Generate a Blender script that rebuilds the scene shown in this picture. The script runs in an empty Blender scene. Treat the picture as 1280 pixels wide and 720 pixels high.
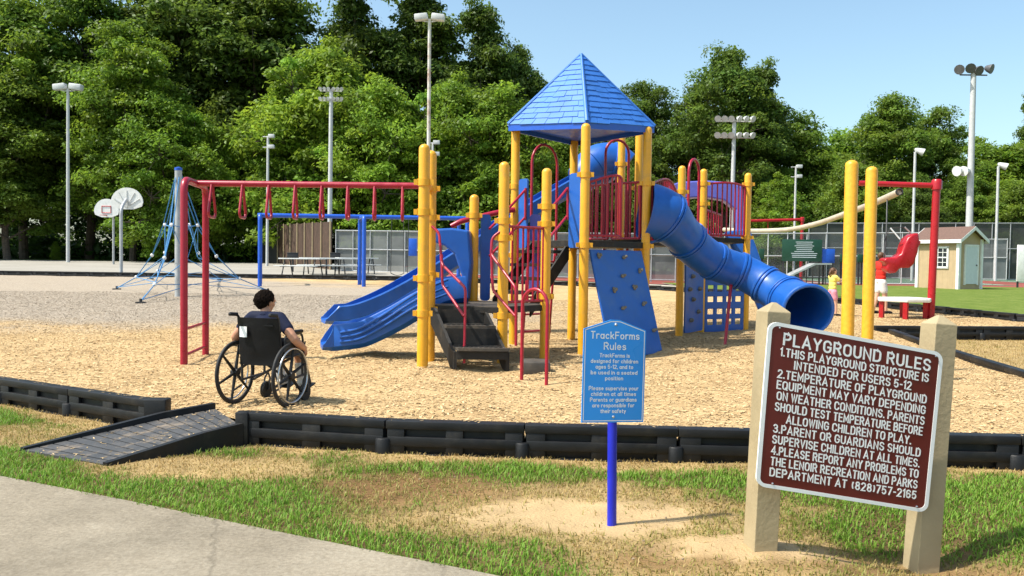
import bpy, bmesh, math, random
import numpy as np
from mathutils import Vector, Matrix
random.seed(7); RNG = np.random.default_rng(7)
SC = bpy.context.scene; COL = SC.collection
V = Vector
R = math.radians
# ------------------------------------------------------------------ camera geometry
F = 1050.0
CAM = V((0, 0, 1.42)); PIT = math.atan(35/F); ROLL = 0.013
fw = V((0, math.cos(PIT), -math.sin(PIT))); up0 = V((0, math.sin(PIT), math.cos(PIT))); r0 = V((1, 0, 0))
CR = r0*math.cos(ROLL) + up0*math.sin(ROLL); CU = up0*math.cos(ROLL) - r0*math.sin(ROLL)
def ray(px, py): return fw + CR*((px-640)/F) + CU*((360-py)/F)
def P(px, py, Y):
    d = ray(px, py); return CAM + d*(Y/d.y)
def G(px, py, z=0.0):
    d = ray(px, py); return CAM + d*((z-CAM.z)/d.z)
def sm(a, b, x):
    t = np.clip((x-a)/(b-a), 0, 1); return t*t*(3-2*t)
def hh(x, y):
    s = 0.018 + (0.007-0.018)*np.clip((x+5)/13, 0, 1)
    return s*np.maximum(0, np.minimum(y, 75)-15)
def H(x, y): return float(hh(x, y))
def GT(px, py, off=0.0):
    d = ray(px, py); lo, hi = 2.0, 90.0
    for _ in range(50):
        m = (lo+hi)/2; p = CAM + d*(m/d.y)
        if p.z > H(p.x, p.y)+off: lo = m
        else: hi = m
    p = CAM + d*(lo/d.y); return V((p.x, p.y, H(p.x, p.y)+off))
GZ = -0.17     # lawn level outside the playground border
# ------------------------------------------------------------------ mesh helpers
class MB:
    def __init__(s): s.v = []; s.f = []
    def add(s, vs, fs):
        o = len(s.v); s.v += [tuple(p) for p in vs]; s.f += [tuple(i+o for i in f) for f in fs]; return s
    def tube(s, pts, r, n=10, closed=False, cap=True):
        pts = [V(p) for p in pts]; m = len(pts)
        rs = r if isinstance(r, (list, tuple)) else [r]*m
        T = []
        for i in range(m):
            a = pts[(i-1) % m] if (closed or i > 0) else pts[0]
            b = pts[(i+1) % m] if (closed or i < m-1) else pts[-1]
            T.append((b-a).normalized())
        u = T[0].cross(V((0, 0, 1)))
        if u.length < 1e-3: u = T[0].cross(V((0, 1, 0)))
        u.normalize(); vs = []
        for i in range(m):
            u = (u - T[i]*u.dot(T[i])).normalized(); w = T[i].cross(u)
            for k in range(n):
                a = 2*math.pi*k/n; vs.append(pts[i] + (u*math.cos(a)+w*math.sin(a))*rs[i])
        fs = []
        for i in range(m if closed else m-1):
            j = (i+1) % m
            for k in range(n):
                l = (k+1) % n; fs.append((i*n+k, i*n+l, j*n+l, j*n+k))
        if cap and not closed:
            fs.append(tuple(range(n))[::-1]); fs.append(tuple((m-1)*n+k for k in range(n)))
        return s.add(vs, fs)
    def box(s, c, size, ax=None):
        c = V(c); a = ax or (V((1, 0, 0)), V((0, 1, 0)), V((0, 0, 1)))
        h = [V(a[i])*(size[i]/2) for i in range(3)]
        vs = [c+h[0]*i+h[1]*j+h[2]*k for k in (-1, 1) for j in (-1, 1) for i in (-1, 1)]
        return s.add(vs, [(0, 2, 3, 1), (4, 5, 7, 6), (0, 1, 5, 4), (2, 6, 7, 3), (0, 4, 6, 2), (1, 3, 7, 5)])
    def prism(s, poly, vec):
        poly = [V(p) for p in poly]; vec = V(vec); n = len(poly)
        vs = poly + [p+vec for p in poly]
        fs = [tuple(range(n))[::-1], tuple(range(n, 2*n))] + [(i, (i+1) % n, n+(i+1) % n, n+i) for i in range(n)]
        return s.add(vs, fs)
    def lathe(s, base, prof, n=16, axis=None):
        base = V(base); q = (V(axis) if axis else V((0, 0, 1))).to_track_quat('Z', 'Y')
        vs = []; fs = []; m = len(prof)
        for r, z in prof:
            for k in range(n):
                a = 2*math.pi*k/n; vs.append(base + q @ V((r*math.cos(a), r*math.sin(a), z)))
        for i in range(m-1):
            for k in range(n):
                l = (k+1) % n; fs.append((i*n+k, i*n+l, (i+1)*n+l, (i+1)*n+k))
        fs.append(tuple(range(n))[::-1]); fs.append(tuple((m-1)*n+k for k in range(n)))
        return s.add(vs, fs)
    def ell(s, c, r, n=12, q=None):
        c = V(c); vs = []; fs = []; m = n//2
        r = r if isinstance(r, (list, tuple)) else (r, r, r)
        vs.append(V((0, 0, -1)))
        for i in range(1, m):
            t = -math.pi/2 + math.pi*i/m
            for k in range(n):
                a = 2*math.pi*k/n; vs.append(V((math.cos(t)*math.cos(a), math.cos(t)*math.sin(a), math.sin(t))))
        vs.append(V((0, 0, 1))); e = len(vs)-1
        for k in range(n):
            l = (k+1) % n; fs.append((0, 1+l, 1+k)); fs.append((e, 1+(m-2)*n+k, 1+(m-2)*n+l))
            for i in range(m-2): fs.append((1+i*n+k, 1+i*n+l, 1+(i+1)*n+l, 1+(i+1)*n+k))
        out = []
        for p in vs:
            p = V((p.x*r[0], p.y*r[1], p.z*r[2]))
            if q: p = q @ p
            out.append(c+p)
        return s.add(out, fs)
    def mesh(s, name, smooth=True, bevel=0, seg=2):
        me = bpy.data.meshes.new(name); me.from_pydata(s.v, [], s.f)
        bm = bmesh.new(); bm.from_mesh(me); bmesh.ops.recalc_face_normals(bm, faces=bm.faces)
        if bevel:
            es = [e for e in bm.edges if len(e.link_faces) == 2 and e.calc_face_angle(0) > R(40)]
            bmesh.ops.bevel(bm, geom=es, offset=bevel, segments=seg, profile=.5, affect='EDGES', clamp_overlap=True)
        bm.to_mesh(me); bm.free()
        if smooth:
            me.polygons.foreach_set('use_smooth', [True]*len(me.polygons)); me.set_sharp_from_angle(angle=R(38))
        return me
def obj(name, mb, mat, parent=None, smooth=True, bevel=0, seg=2):
    me = mb.mesh(name, smooth, bevel, seg) if isinstance(mb, MB) else mb
    o = bpy.data.objects.new(name, me); COL.objects.link(o)
    if mat and not me.materials: me.materials.append(mat)
    if parent:
        o.parent = parent
        if parent.type == 'EMPTY': o.matrix_parent_inverse = Matrix.Translation(-parent.location)
    return o
def tag(o, label=None, cat=None, group=None, kind=None):
    if label: o['label'] = label
    if cat: o['category'] = cat
    if group: o['group'] = group
    if kind: o['kind'] = kind
    return o
def thing(name, label, cat, loc=(0, 0, 0), group=None):
    o = bpy.data.objects.new(name, None); o.empty_display_size = .1; COL.objects.link(o); o.location = loc
    return tag(o, label, cat, group)
def dup(o, parent=None):
    kids = list(o.children); c = o.copy(); COL.objects.link(c)
    if parent: c.parent = parent
    for k in kids: dup(k, c)
    return c
def place(o, loc, rz=0, sc=None, label=None, group=None):
    o.location = loc; o.rotation_euler = (0, 0, rz)
    if sc: o.scale = sc if isinstance(sc, (tuple, list)) else (sc, sc, sc)
    if label: o['label'] = label
    if group: o['group'] = group
    return o
def struct(name, mb, mat, smooth=True): return tag(obj(name, mb, mat, None, smooth), kind='structure')
def arcpts(c, u, w, r, a0, a1, n):
    c, u, w = V(c), V(u), V(w)
    return [c + (u*math.cos(a0+(a1-a0)*i/n) + w*math.sin(a0+(a1-a0)*i/n))*r for i in range(n+1)]
def bend(pts, r=.08, n=5):
    """round the corners of a polyline"""
    pts = [V(p) for p in pts]; out = [pts[0]]
    for i in range(1, len(pts)-1):
        a, b, c = pts[i-1], pts[i], pts[i+1]
        d1 = (a-b); d2 = (c-b); q = min(r, d1.length*.45, d2.length*.45)
        p1 = b+d1.normalized()*q; p2 = b+d2.normalized()*q
        for k in range(n+1):
            t = k/n; out.append(p1*(1-t)**2 + b*2*t*(1-t) + p2*t*t)
    out.append(pts[-1]); return out
def spline(pts, n=8):
    pts = [V(p) for p in pts]; out = []
    for i in range(len(pts)-1):
        p0 = pts[max(i-1, 0)]; p1 = pts[i]; p2 = pts[i+1]; p3 = pts[min(i+2, len(pts)-1)]
        for k in range(n):
            t = k/n
            out.append(.5*((2*p1)+(p2-p0)*t+(2*p0-5*p1+4*p2-p3)*t*t+(3*p1-p0-3*p2+p3)*t**3))
    out.append(pts[-1]); return out
# ------------------------------------------------------------------ materials
def mat(name, col, rough=.5, metal=0, var=.12, scale=6, bump=0, bscale=60, spec=.5, dirt=None, dirtamt=.0, coat=0):
    m = bpy.data.materials.new(name); m.use_nodes = True; nt = m.node_tree; N = nt.nodes; L = nt.links
    b = N['Principled BSDF']; b.inputs['Roughness'].default_value = rough; b.inputs['Metallic'].default_value = metal
    b.inputs['Specular IOR Level'].default_value = spec; b.inputs['Coat Weight'].default_value = coat
    tc = N.new('ShaderNodeTexCoord')
    nz = N.new('ShaderNodeTexNoise'); nz.inputs['Scale'].default_value = scale; nz.inputs['Detail'].default_value = 6
    L.new(tc.outputs['Object'], nz.inputs['Vector'])
    mr = N.new('ShaderNodeMapRange'); mr.inputs[1].default_value = .3; mr.inputs[2].default_value = .7
    mr.inputs[3].default_value = 1-var; mr.inputs[4].default_value = 1+var
    L.new(nz.outputs['Fac'], mr.inputs[0])
    mx = N.new('ShaderNodeVectorMath'); mx.operation = 'SCALE'; mx.inputs[0].default_value = col[:3]
    L.new(mr.outputs[0], mx.inputs['Scale']); out = mx.outputs[0]
    if dirt:
        n2 = N.new('ShaderNodeTexNoise'); n2.inputs['Scale'].default_value = scale*.6; n2.inputs['Detail'].default_value = 9
        n2.inputs['Roughness'].default_value = .7; L.new(tc.outputs['Object'], n2.inputs['Vector'])
        m2 = N.new('ShaderNodeMapRange'); m2.inputs[1].default_value = .52; m2.inputs[2].default_value = .72; m2.inputs[4].default_value = dirtamt
        L.new(n2.outputs['Fac'], m2.inputs[0])
        mm = N.new('ShaderNodeMix'); mm.data_type = 'RGBA'; mm.inputs[7].default_value = (*dirt, 1)
        L.new(m2.outputs[0], mm.inputs[0]); L.new(out, mm.inputs[6]); out = mm.outputs[2]
    L.new(out, b.inputs['Base Color'])
    r2 = N.new('ShaderNodeMapRange'); r2.inputs[1].default_value = .3; r2.inputs[2].default_value = .7
    r2.inputs[3].default_value = max(0, rough-.08); r2.inputs[4].default_value = min(1, rough+.1)
    L.new(nz.outputs['Fac'], r2.inputs[0]); L.new(r2.outputs[0], b.inputs['Roughness'])
    if bump:
        n3 = N.new('ShaderNodeTexNoise'); n3.inputs['Scale'].default_value = bscale; n3.inputs['Detail'].default_value = 4
        L.new(tc.outputs['Object'], n3.inputs['Vector'])
        bp = N.new('ShaderNodeBump'); bp.inputs['Strength'].default_value = bump; bp.inputs['Distance'].default_value = .01
        L.new(n3.outputs['Fac'], bp.inputs['Height']); L.new(bp.outputs[0], b.inputs['Normal'])
    return m
M = {}
M['yellow'] = mat('yellow_powder_coat', (.76, .37, .018), .38, var=.06, scale=9, bump=.03, bscale=150, dirt=(.42, .24, .07), dirtamt=.55)
M['yellow_pad'] = mat('yellow_pole_coat', (.76, .37, .022), .45, var=.1, scale=25, bump=.15, bscale=60)
M['red'] = mat('crimson_powder_coat', (.33, .008, .028), .33, var=.08, scale=12, dirt=(.2, .03, .04), dirtamt=.3)
M['red2'] = mat('red_paint', (.36, .007, .013), .3, var=.07, scale=8)
M['blue'] = mat('blue_moulded_plastic', (.008, .092, .40), .38, var=.10, scale=5, bump=.06, bscale=90, dirt=(.06, .14, .34), dirtamt=.5)
M['blue_roof'] = mat('blue_roof_plastic', (.035, .165, .55), .5, var=.10, scale=3, bump=.1, bscale=70, dirt=(.08, .22, .55), dirtamt=.4)
M['blue_steel'] = mat('blue_steel', (.012, .09, .50), .35, var=.08, scale=8)
M['blue_rope'] = mat('blue_rope', (.06, .22, .45), .8, var=.2, scale=20)
M['violet'] = mat('violet_plastic', (.12, .13, .50), .4, var=.1, scale=6)
M['deck'] = mat('dark_vinyl_deck', (.017, .016, .015), .6, var=.25, scale=10, bump=.2, bscale=90, dirt=(.12, .09, .06), dirtamt=.3, spec=.3)
M['tread'] = mat('dusty_vinyl_tread', (.055, .047, .038), .7, var=.35, scale=8, bump=.3, bscale=60, dirt=(.20, .15, .10), dirtamt=.5)
M['black'] = mat('black_plastic', (.008, .0085, .010), .5, var=.25, scale=7, bump=.15, bscale=70, dirt=(.07, .06, .045), dirtamt=.3, spec=.35)
M['rubber'] = mat('black_rubber', (.012, .012, .013), .65, var=.2)
M['chrome'] = mat('dull_chrome', (.55, .56, .58), .28, metal=.9)
M['galv'] = mat('galvanised_steel', (.40, .41, .42), .5, metal=.35, var=.15, scale=5)
M['whitepaint'] = mat('white_paint', (.72, .72, .70), .5, var=.07, dirt=(.45, .42, .36), dirtamt=.3)
M['polewhite'] = mat('pale_pole_paint', (.50, .51, .51), .5, var=.08, dirt=(.4, .38, .34), dirtamt=.4)
M['rustpole'] = mat('rust_stained_pole', (.62, .60, .55), .6, var=.08, scale=2.2, dirt=(.26, .09, .03), dirtamt=1.0)
M['tan'] = mat('tan_painted_wood', (.36, .285, .165), .6, var=.10, scale=5, bump=.25, bscale=40, dirt=(.30, .22, .12), dirtamt=.5)
M['brown_sign'] = mat('maroon_sign_face', (.125, .011, .009), .35, var=.1, scale=3)
M['sign_white'] = mat('white_reflective', (.88, .88, .86), .4, var=.02)
M['sign_blue'] = mat('blue_sign_face', (.03, .32, .88), .35, var=.08, scale=3)
M['post_blue'] = mat('cobalt_post_paint', (.012, .022, .48), .35, var=.08)
M['skin'] = mat('skin', (.50, .25, .155), .5, var=.06, scale=12, spec=.35)
M['skin_fair'] = mat('fair_skin', (.62, .36, .25), .5, var=.05, scale=12, spec=.35)
M['hair'] = mat('dark_brown_hair', (.010, .006, .004), .8, var=.4, scale=40, spec=.08)
M['hair2'] = mat('brown_hair', (.10, .045, .018), .55, var=.4, scale=40, bump=.4, bscale=90)
M['navy'] = mat('navy_cotton', (.012, .016, .040), .85, var=.2, scale=10, bump=.3, bscale=25, spec=.2)
M['darkcloth'] = mat('charcoal_cotton', (.018, .018, .022), .85, var=.2, scale=10, spec=.2)
M['yellowcloth'] = mat('yellow_cotton', (.75, .62, .14), .85, var=.1, spec=.2)
M['pinkcloth'] = mat('pink_cotton', (.72, .30, .38), .85, var=.1, spec=.2)
M['redcloth'] = mat('red_cotton', (.55, .03, .02), .85, var=.1, spec=.2)
M['whitecloth'] = mat('white_cotton', (.75, .74, .72), .85, var=.05, spec=.2)
M['vinyl'] = mat('black_vinyl', (.006, .006, .007), .5, var=.2, bump=.2, bscale=20, spec=.25)
M['beige'] = mat('beige_siding', (.43, .315, .185), .7, var=.08, scale=4)
M['shingle'] = mat('brown_shingles', (.135, .078, .06), .85, var=.25, scale=14)
M['paleblue'] = mat('pale_blue_door_paint', (.58, .62, .65), .5, var=.05)
M['darkglass'] = mat('dark_window_glass', (.02, .025, .03), .1, var=.1)
M['wood_fence'] = mat('brown_fence_boards', (.062, .034, .022), .8, var=.35, scale=3)
M['green_board'] = mat('dark_green_board', (.008, .055, .03), .5, var=.1)
M['dark_steel'] = mat('dark_steel', (.03, .03, .032), .5, var=.2)
M['holds'] = mat('tan_grey_climbing_hold', (.17, .155, .125), .7, var=.25, scale=30, bump=.4)
M['beigepipe'] = mat('weathered_beige_pipe', (.48, .41, .32), .5, var=.14, scale=2)
M['white_plat'] = mat('white_plastic', (.70, .68, .64), .5, var=.06)
M['lamp'] = mat('lamp_housing', (.55, .56, .55), .4, var=.12)
M['lampdark'] = mat('dark_lamp_housing', (.10, .10, .105), .4, var=.2)
M['bark'] = mat('bark', (.085, .065, .048), .9, var=.4, scale=4, bump=.6, bscale=14)
M['iris'] = mat('eye', (.03, .02, .015), .2)

def ramp(N, cols):
    r = N.new('ShaderNodeValToRGB'); e = r.color_ramp.elements
    while len(e) < len(cols): e.new(.5)
    for i, (p, c) in enumerate(cols): e[i].position = p; e[i].color = (*c, 1)
    return r
def ground_mat(name, c1, c2, c3, sc, fine, bump=.5, rough=.95, attr=None):
    m = bpy.data.materials.new(name); m.use_nodes = True; N = m.node_tree.nodes; L = m.node_tree.links
    b = N['Principled BSDF']; b.inputs['Roughness'].default_value = rough; b.inputs['Specular IOR Level'].default_value = .15
    tc = N.new('ShaderNodeTexCoord')
    n1 = N.new('ShaderNodeTexNoise'); n1.inputs['Scale'].default_value = sc; n1.inputs['Detail'].default_value = 8; n1.inputs['Roughness'].default_value = .65
    n2 = N.new('ShaderNodeTexNoise'); n2.inputs['Scale'].default_value = fine; n2.inputs['Detail'].default_value = 5; n2.inputs['Roughness'].default_value = .7
    for n in (n1, n2): L.new(tc.outputs['Object'], n.inputs['Vector'])
    mx = N.new('ShaderNodeMix'); mx.inputs[0].default_value = .55; L.new(n1.outputs['Fac'], mx.inputs[2]); L.new(n2.outputs['Fac'], mx.inputs[3])
    rp = ramp(N, [(.34, c1), (.5, c2), (.66, c3)]); L.new(mx.outputs[0], rp.inputs[0])
    L.new(rp.outputs[0], b.inputs['Base Color'])
    bp = N.new('ShaderNodeBump'); bp.inputs['Strength'].default_value = bump; bp.inputs['Distance'].default_value = .02
    L.new(n2.outputs['Fac'], bp.inputs['Height']); L.new(bp.outputs[0], b.inputs['Normal'])
    return m, N, L, b, tc, rp
def attr_mat(name, attr, rough=.7, trans=0, gain=1.0, spec=.3):
    """colour from a per-blade / per-chip colour attribute"""
    m = bpy.data.materials.new(name); m.use_nodes = True; N = m.node_tree.nodes; L = m.node_tree.links
    b = N['Principled BSDF']; b.inputs['Roughness'].default_value = rough; b.inputs['Specular IOR Level'].default_value = spec
    a = N.new('ShaderNodeAttribute'); a.attribute_name = attr
    L.new(a.outputs['Color'], b.inputs['Base Color'])
    if trans:
        t = N.new('ShaderNodeBsdfTranslucent'); L.new(a.outputs['Color'], t.inputs['Color'])
        x = N.new('ShaderNodeMixShader'); x.inputs[0].default_value = trans
        L.new(b.outputs[0], x.inputs[1]); L.new(t.outputs[0], x.inputs[2]); L.new(x.outputs[0], N['Material Output'].inputs[0])
    return m
def np_mesh(name, verts, faces, cols=None, smooth=False):
    """verts (n,3), faces (m,k) numpy"""
    me = bpy.data.meshes.new(name); n = len(verts); m, k = faces.shape
    me.vertices.add(n); me.vertices.foreach_set('co', verts.astype(np.float32).ravel())
    me.loops.add(m*k); me.loops.foreach_set('vertex_index', faces.astype(np.int32).ravel())
    me.polygons.add(m); me.polygons.foreach_set('loop_start', np.arange(0, m*k, k, dtype=np.int32))
    me.update(calc_edges=True)
    if smooth: me.polygons.foreach_set('use_smooth', np.ones(m, dtype=bool))
    if cols is not None:
        a = me.color_attributes.new('tint', 'FLOAT_COLOR', 'POINT')
        c = np.ones((n, 4), np.float32); c[:, :3] = cols; a.data.foreach_set('color', c.ravel())
    return me
# ---- cheap value noise
_perm = RNG.random((256, 256))
def vnoise(x, y):
    xi = np.floor(x).astype(int); yi = np.floor(y).astype(int); fx = x-xi; fy = y-yi
    fx = fx*fx*(3-2*fx); fy = fy*fy*(3-2*fy); g = lambda a, b: _perm[a % 256, b % 256]
    return (g(xi, yi)*(1-fx)+g(xi+1, yi)*fx)*(1-fy) + (g(xi, yi+1)*(1-fx)+g(xi+1, yi+1)*fx)*fy
def fbm(x, y, o=4):
    s = 0; a = .5; t = 0
    for i in range(o): s = s + a*vnoise(x*2**i+17*i, y*2**i+31*i); t += a; a *= .5
    return s/t
# ================================================================== GROUND
NEAR = [(-2.28, 7.14), (-1.01, 6.86), (.12, 6.75), (1.34, 6.68), (2.65, 6.6), (3.98, 6.55), (5.2, 6.6)]
LEFT = [(-3.25, 7.65), (-4.32, 8.26), (-5.36, 8.86), (-6.4, 9.46), (-7.45, 10.1)]
WEDGE_NEAR = [(5.2, 6.6), (5.9, 7.55), (6.22, 8.7), (6.4, 9.9), (6.6, 11.1), (6.8, 12.3), (7.02, 13.5), (7.25, 14.7), (7.5, 15.9), (7.75, 17.1)]
WEDGE_BACK = [(7.75, 17.9), (8.95, 18.0), (10.15, 18.1), (11.35, 18.2), (12.55, 18.3), (13.75, 18.4), (14.95, 18.5)]
fe1, fe2 = GT(1270, 402), GT(1045, 379)
FAR_R = [(fe1.x+1.5, fe1.y-1.2), (fe1.x, fe1.y), ((fe1.x+fe2.x)/2+.2, (fe1.y+fe2.y)/2), (fe2.x, fe2.y), (9.2, 33.5), (6.5, 36.6), (3.0, 38.3)]
FAR_L = [(3.0, 38.3), (-26, 38.7)]
def polyline(pts, step):
    out = [V((*pts[0], 0))]
    for a, b in zip(pts, pts[1:]):
        a, b = V((*a, 0)), V((*b, 0)); n = max(1, round((b-a).length/step))
        out += [a+(b-a)*(i+1)/n for i in range(n)]
    return out
def inside(poly, x, y):
    r = np.zeros(x.shape, bool); n = len(poly)
    for i in range(n):
        x1, y1 = poly[i]; x2, y2 = poly[(i+1) % n]
        c = ((y1 > y) != (y2 > y)) & (x < (x2-x1)*(y-y1)/((y2-y1)+1e-12)+x1); r ^= c
    return r
MULCH = [(-2.28, 7.14)] + NEAR[1:] + WEDGE_NEAR[1:] + WEDGE_BACK + [(17.5, 18.6)] + FAR_R + [(-26, 38.7), (-26, 20.5)] + LEFT[::-1] + [(-2.75, 7.62)]
# base terrain, one sheet to the horizon
xs = np.concatenate([-np.geomspace(1500, 45, 14), np.arange(-40, 41, 4), np.geomspace(45, 1500, 14)])
ys = np.concatenate([np.arange(-30, 80, 3), np.geomspace(82, 2500, 18)])
XX, YY = np.meshgrid(xs, ys); blend = sm(18, 34, YY)
ZZ = (1-blend)*(GZ-.45) + blend*(hh(XX, YY)-.035)
def grid_faces(ny, nx):
    i = np.arange(ny*nx).reshape(ny, nx); return np.stack([i[:-1, :-1], i[:-1, 1:], i[1:, 1:], i[1:, :-1]], -1).reshape(-1, 4)
grass_far = ground_mat('far_grass', (.045, .085, .015), (.07, .12, .022), (.11, .14, .04), .5, 12, .3)[0]
me = np_mesh('ground', np.stack([XX, YY, ZZ], -1).reshape(-1, 3), grid_faces(*XX.shape), smooth=True)
tag(obj('ground', me, grass_far), kind='structure')
# mulch sheet
HOLLOWS = [(-2.9, 12.2, .7, .10), (-3.4, 14.9, .7, .08), (5.2, 13.8, .8, .10), (1.9, 12.9, .8, .06), (-.3, 10.5, .6, .07), (.3, 9.7, .4, .05), (-1.9, 8.7, .5, .03)]
def mulch_z(x, y):
    z = hh(x, y) + .06*(fbm(x*.5, y*.5)-.5) + .05*(fbm(x*1.7, y*1.7)-.5) + .022*(fbm(x*5, y*5)-.5)
    for cx, cy, r, d in HOLLOWS: z = z - d*np.exp(-((x-cx)**2+(y-cy)**2)/(r*r)) + .45*d*np.exp(-((np.sqrt((x-cx)**2+(y-cy)**2)-1.25*r)/(.35*r))**2)
    return z
def sheet(name, poly, step, zf, material, cols=None, y0=None):
    bm = bmesh.new(); vs = [bm.verts.new((x, y, 0)) for x, y in poly]; bm.faces.new(vs)
    xa = [p[0] for p in poly]; ya = [p[1] for p in poly]
    x = math.floor(min(xa)/step)*step
    def cut(co, no):
        bmesh.ops.bisect_plane(bm, geom=bm.verts[:]+bm.edges[:]+bm.faces[:], plane_co=co, plane_no=no, dist=1e-5)
    while x < max(xa): cut((x, 0, 0), (1, 0, 0)); x += step
    y = math.floor(min(ya)/step)*step
    while y < max(ya): cut((0, y, 0), (0, 1, 0)); y += step
    for v in bm.verts: v.co.z = float(zf(np.array(v.co.x), np.array(v.co.y)))
    bmesh.ops.recalc_face_normals(bm, faces=bm.faces)
    me = bpy.data.meshes.new(name); bm.to_mesh(me); bm.free()
    if me.polygons and me.polygons[0].normal.z < 0: me.flip_normals()
    me.polygons.foreach_set('use_smooth', [True]*len(me.polygons))
    o = obj(name, me, material); tag(o, kind='structure'); return o
# mulch material: golden new chips, older grey chips further back on the left
mm, N, L, b, tc, rp = ground_mat('wood_chip_mulch', (.27, .17, .08), (.48, .33, .165), (.60, .44, .235), 1.1, 46, .7)
vo = N.new('ShaderNodeTexVoronoi'); vo.inputs['Scale'].default_value = 26; vo.inputs['Randomness'].default_value = 1
mp = N.new('ShaderNodeMapping'); mp.inputs['Scale'].default_value = (1, 1.8, 1); nw = N.new('ShaderNodeTexNoise'); nw.inputs['Scale'].default_value = 9
L.new(tc.outputs['Object'], mp.inputs[0]); L.new(mp.outputs[0], vo.inputs['Vector'])
hs = N.new('ShaderNodeHueSaturation'); sepc = N.new('ShaderNodeSeparateColor'); L.new(vo.outputs['Color'], sepc.inputs[0])
mv = N.new('ShaderNodeMapRange'); mv.inputs[3].default_value = .78; mv.inputs[4].default_value = 1.15; L.new(sepc.outputs[0], mv.inputs[0])
L.new(mv.outputs[0], hs.inputs['Value']); L.new(rp.outputs[0], hs.inputs['Color'])
sx = N.new('ShaderNodeSeparateXYZ'); L.new(tc.outputs['Object'], sx.inputs[0])
def mathn(op, a, b_=None):
    n = N.new('ShaderNodeMath'); n.operation = op
    for i, q in enumerate((a, b_)):
        if q is None: continue
        if isinstance(q, (int, float)): n.inputs[i].default_value = q
        else: L.new(q, n.inputs[i])
    return n.outputs[0]
nl = N.new('ShaderNodeTexNoise'); nl.inputs['Scale'].default_value = .35; nl.inputs['Detail'].default_value = 7; L.new(tc.outputs['Object'], nl.inputs['Vector'])
# grey zone: y between ~15 and ~34, x < 2
ny_ = mathn('MULTIPLY', mathn('SUBTRACT', nl.outputs['Fac'], .5), 9.0)
yy = mathn('ADD', sx.outputs['Y'], ny_)
g1 = N.new('ShaderNodeMapRange'); g1.interpolation_type = 'SMOOTHSTEP'; g1.inputs[1].default_value = 15.0; g1.inputs[2].default_value = 18.5; L.new(yy, g1.inputs[0])
g2 = N.new('ShaderNodeMapRange'); g2.interpolation_type = 'SMOOTHSTEP'; g2.inputs[1].default_value = 2.5; g2.inputs[2].default_value = -2.0
L.new(mathn('ADD', sx.outputs['X'], mathn('MULTIPLY', ny_, .6)), g2.inputs[0])
g3 = N.new('ShaderNodeMapRange'); g3.interpolation_type = 'SMOOTHSTEP'; g3.inputs[1].default_value = 30.0; g3.inputs[2].default_value = 25.0
L.new(mathn('ADD', mathn('ADD', sx.outputs['Y'], mathn('MULTIPLY', sx.outputs['X'], .9)), ny_), g3.inputs[0])
gm = mathn('MULTIPLY', mathn('MULTIPLY', g1.outputs[0], g2.outputs[0]), mathn('MULTIPLY', g3.outputs[0], .9))
gx = N.new('ShaderNodeMix'); gx.data_type = 'RGBA'; gry = ramp(N, [(.3, (.20, .165, .13)), (.5, (.325, .275, .22)), (.7, (.43, .375, .31))])
nf = N.new('ShaderNodeTexNoise'); nf.inputs['Scale'].default_value = 22; nf.inputs['Detail'].default_value = 6; L.new(tc.outputs['Object'], nf.inputs['Vector']); L.new(nf.outputs['Fac'], gry.inputs[0])
L.new(gm, gx.inputs[0]); L.new(hs.outputs[0], gx.inputs[6]); L.new(gry.outputs[0], gx.inputs[7]); L.new(gx.outputs[2], b.inputs['Base Color'])
sheet('mulch_bed', MULCH, .3, mulch_z, mm)
# scattered chips
def chips(name, n, y0, y1, wfun, label, k=1.0):
    y = np.sqrt(RNG.random(n)*(y1**2-y0**2)+y0**2); x = (RNG.random(n)*2-1)*(y*.66+.5)
    ok = inside([(px, py) for px, py in MULCH], x, y)
    # keep the ramp and other solid footings clear
    x, y = x[ok], y[ok]; n = len(x)
    z = mulch_z(x, y)+.004+RNG.random(n)*.007
    a = RNG.random(n)*math.pi*2; l = (.018+RNG.random(n)*.03)*k; w = l*(.18+RNG.random(n)*.3)
    tl = (RNG.random(n)-.5)*.6; t2 = (RNG.random(n)-.5)*.6
    u = np.stack([np.cos(a)*np.cos(tl), np.sin(a)*np.cos(tl), np.sin(tl)], -1)
    v = np.stack([-np.sin(a)*np.cos(t2), np.cos(a)*np.cos(t2), np.sin(t2)], -1)
    c = np.stack([x, y, z], -1); q = []
    for s1, s2 in ((-1, -1), (1, -.7), (1, 1), (-1, .8)): q.append(c+u*(l*s1)[:, None]+v*(w*s2)[:, None])
    vs = np.stack(q, 1).reshape(-1, 3)
    nn_ = (fbm(x*.35+4, y*.35+8)-.5)*9; g = sm(15, 18.5, y+nn_)*(1-sm(-2, 2.5, x+nn_*.6))*.9
    t = RNG.random(n)[:, None]; base = np.array([.38, .25, .115])*(1-t)+np.array([.66, .49, .27])*t
    grey = np.array([.25, .21, .165])*(1-t)+np.array([.47, .41, .345])*t
    col = base*(1-g[:, None])+grey*g[:, None]; dk = RNG.random(n) < .07; col[dk] *= .38
    me = np_mesh(name, vs, np.arange(n*4).reshape(-1, 4), np.repeat(col, 4, 0))
    tag(obj(name, me, M['chip']), label, 'mulch', kind='stuff')
M['chip'] = attr_mat('wood_chip', 'tint', .8, 0, spec=.2)
chips('wood_chips', 420000, 6.7, 27, None, 'loose golden wood chips strewn over the playground bed', .47)
chips('wood_chips', 14000, 6.7, 17, None, 'larger splintered wood chips lying on top of the playground bed', .72)
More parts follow.
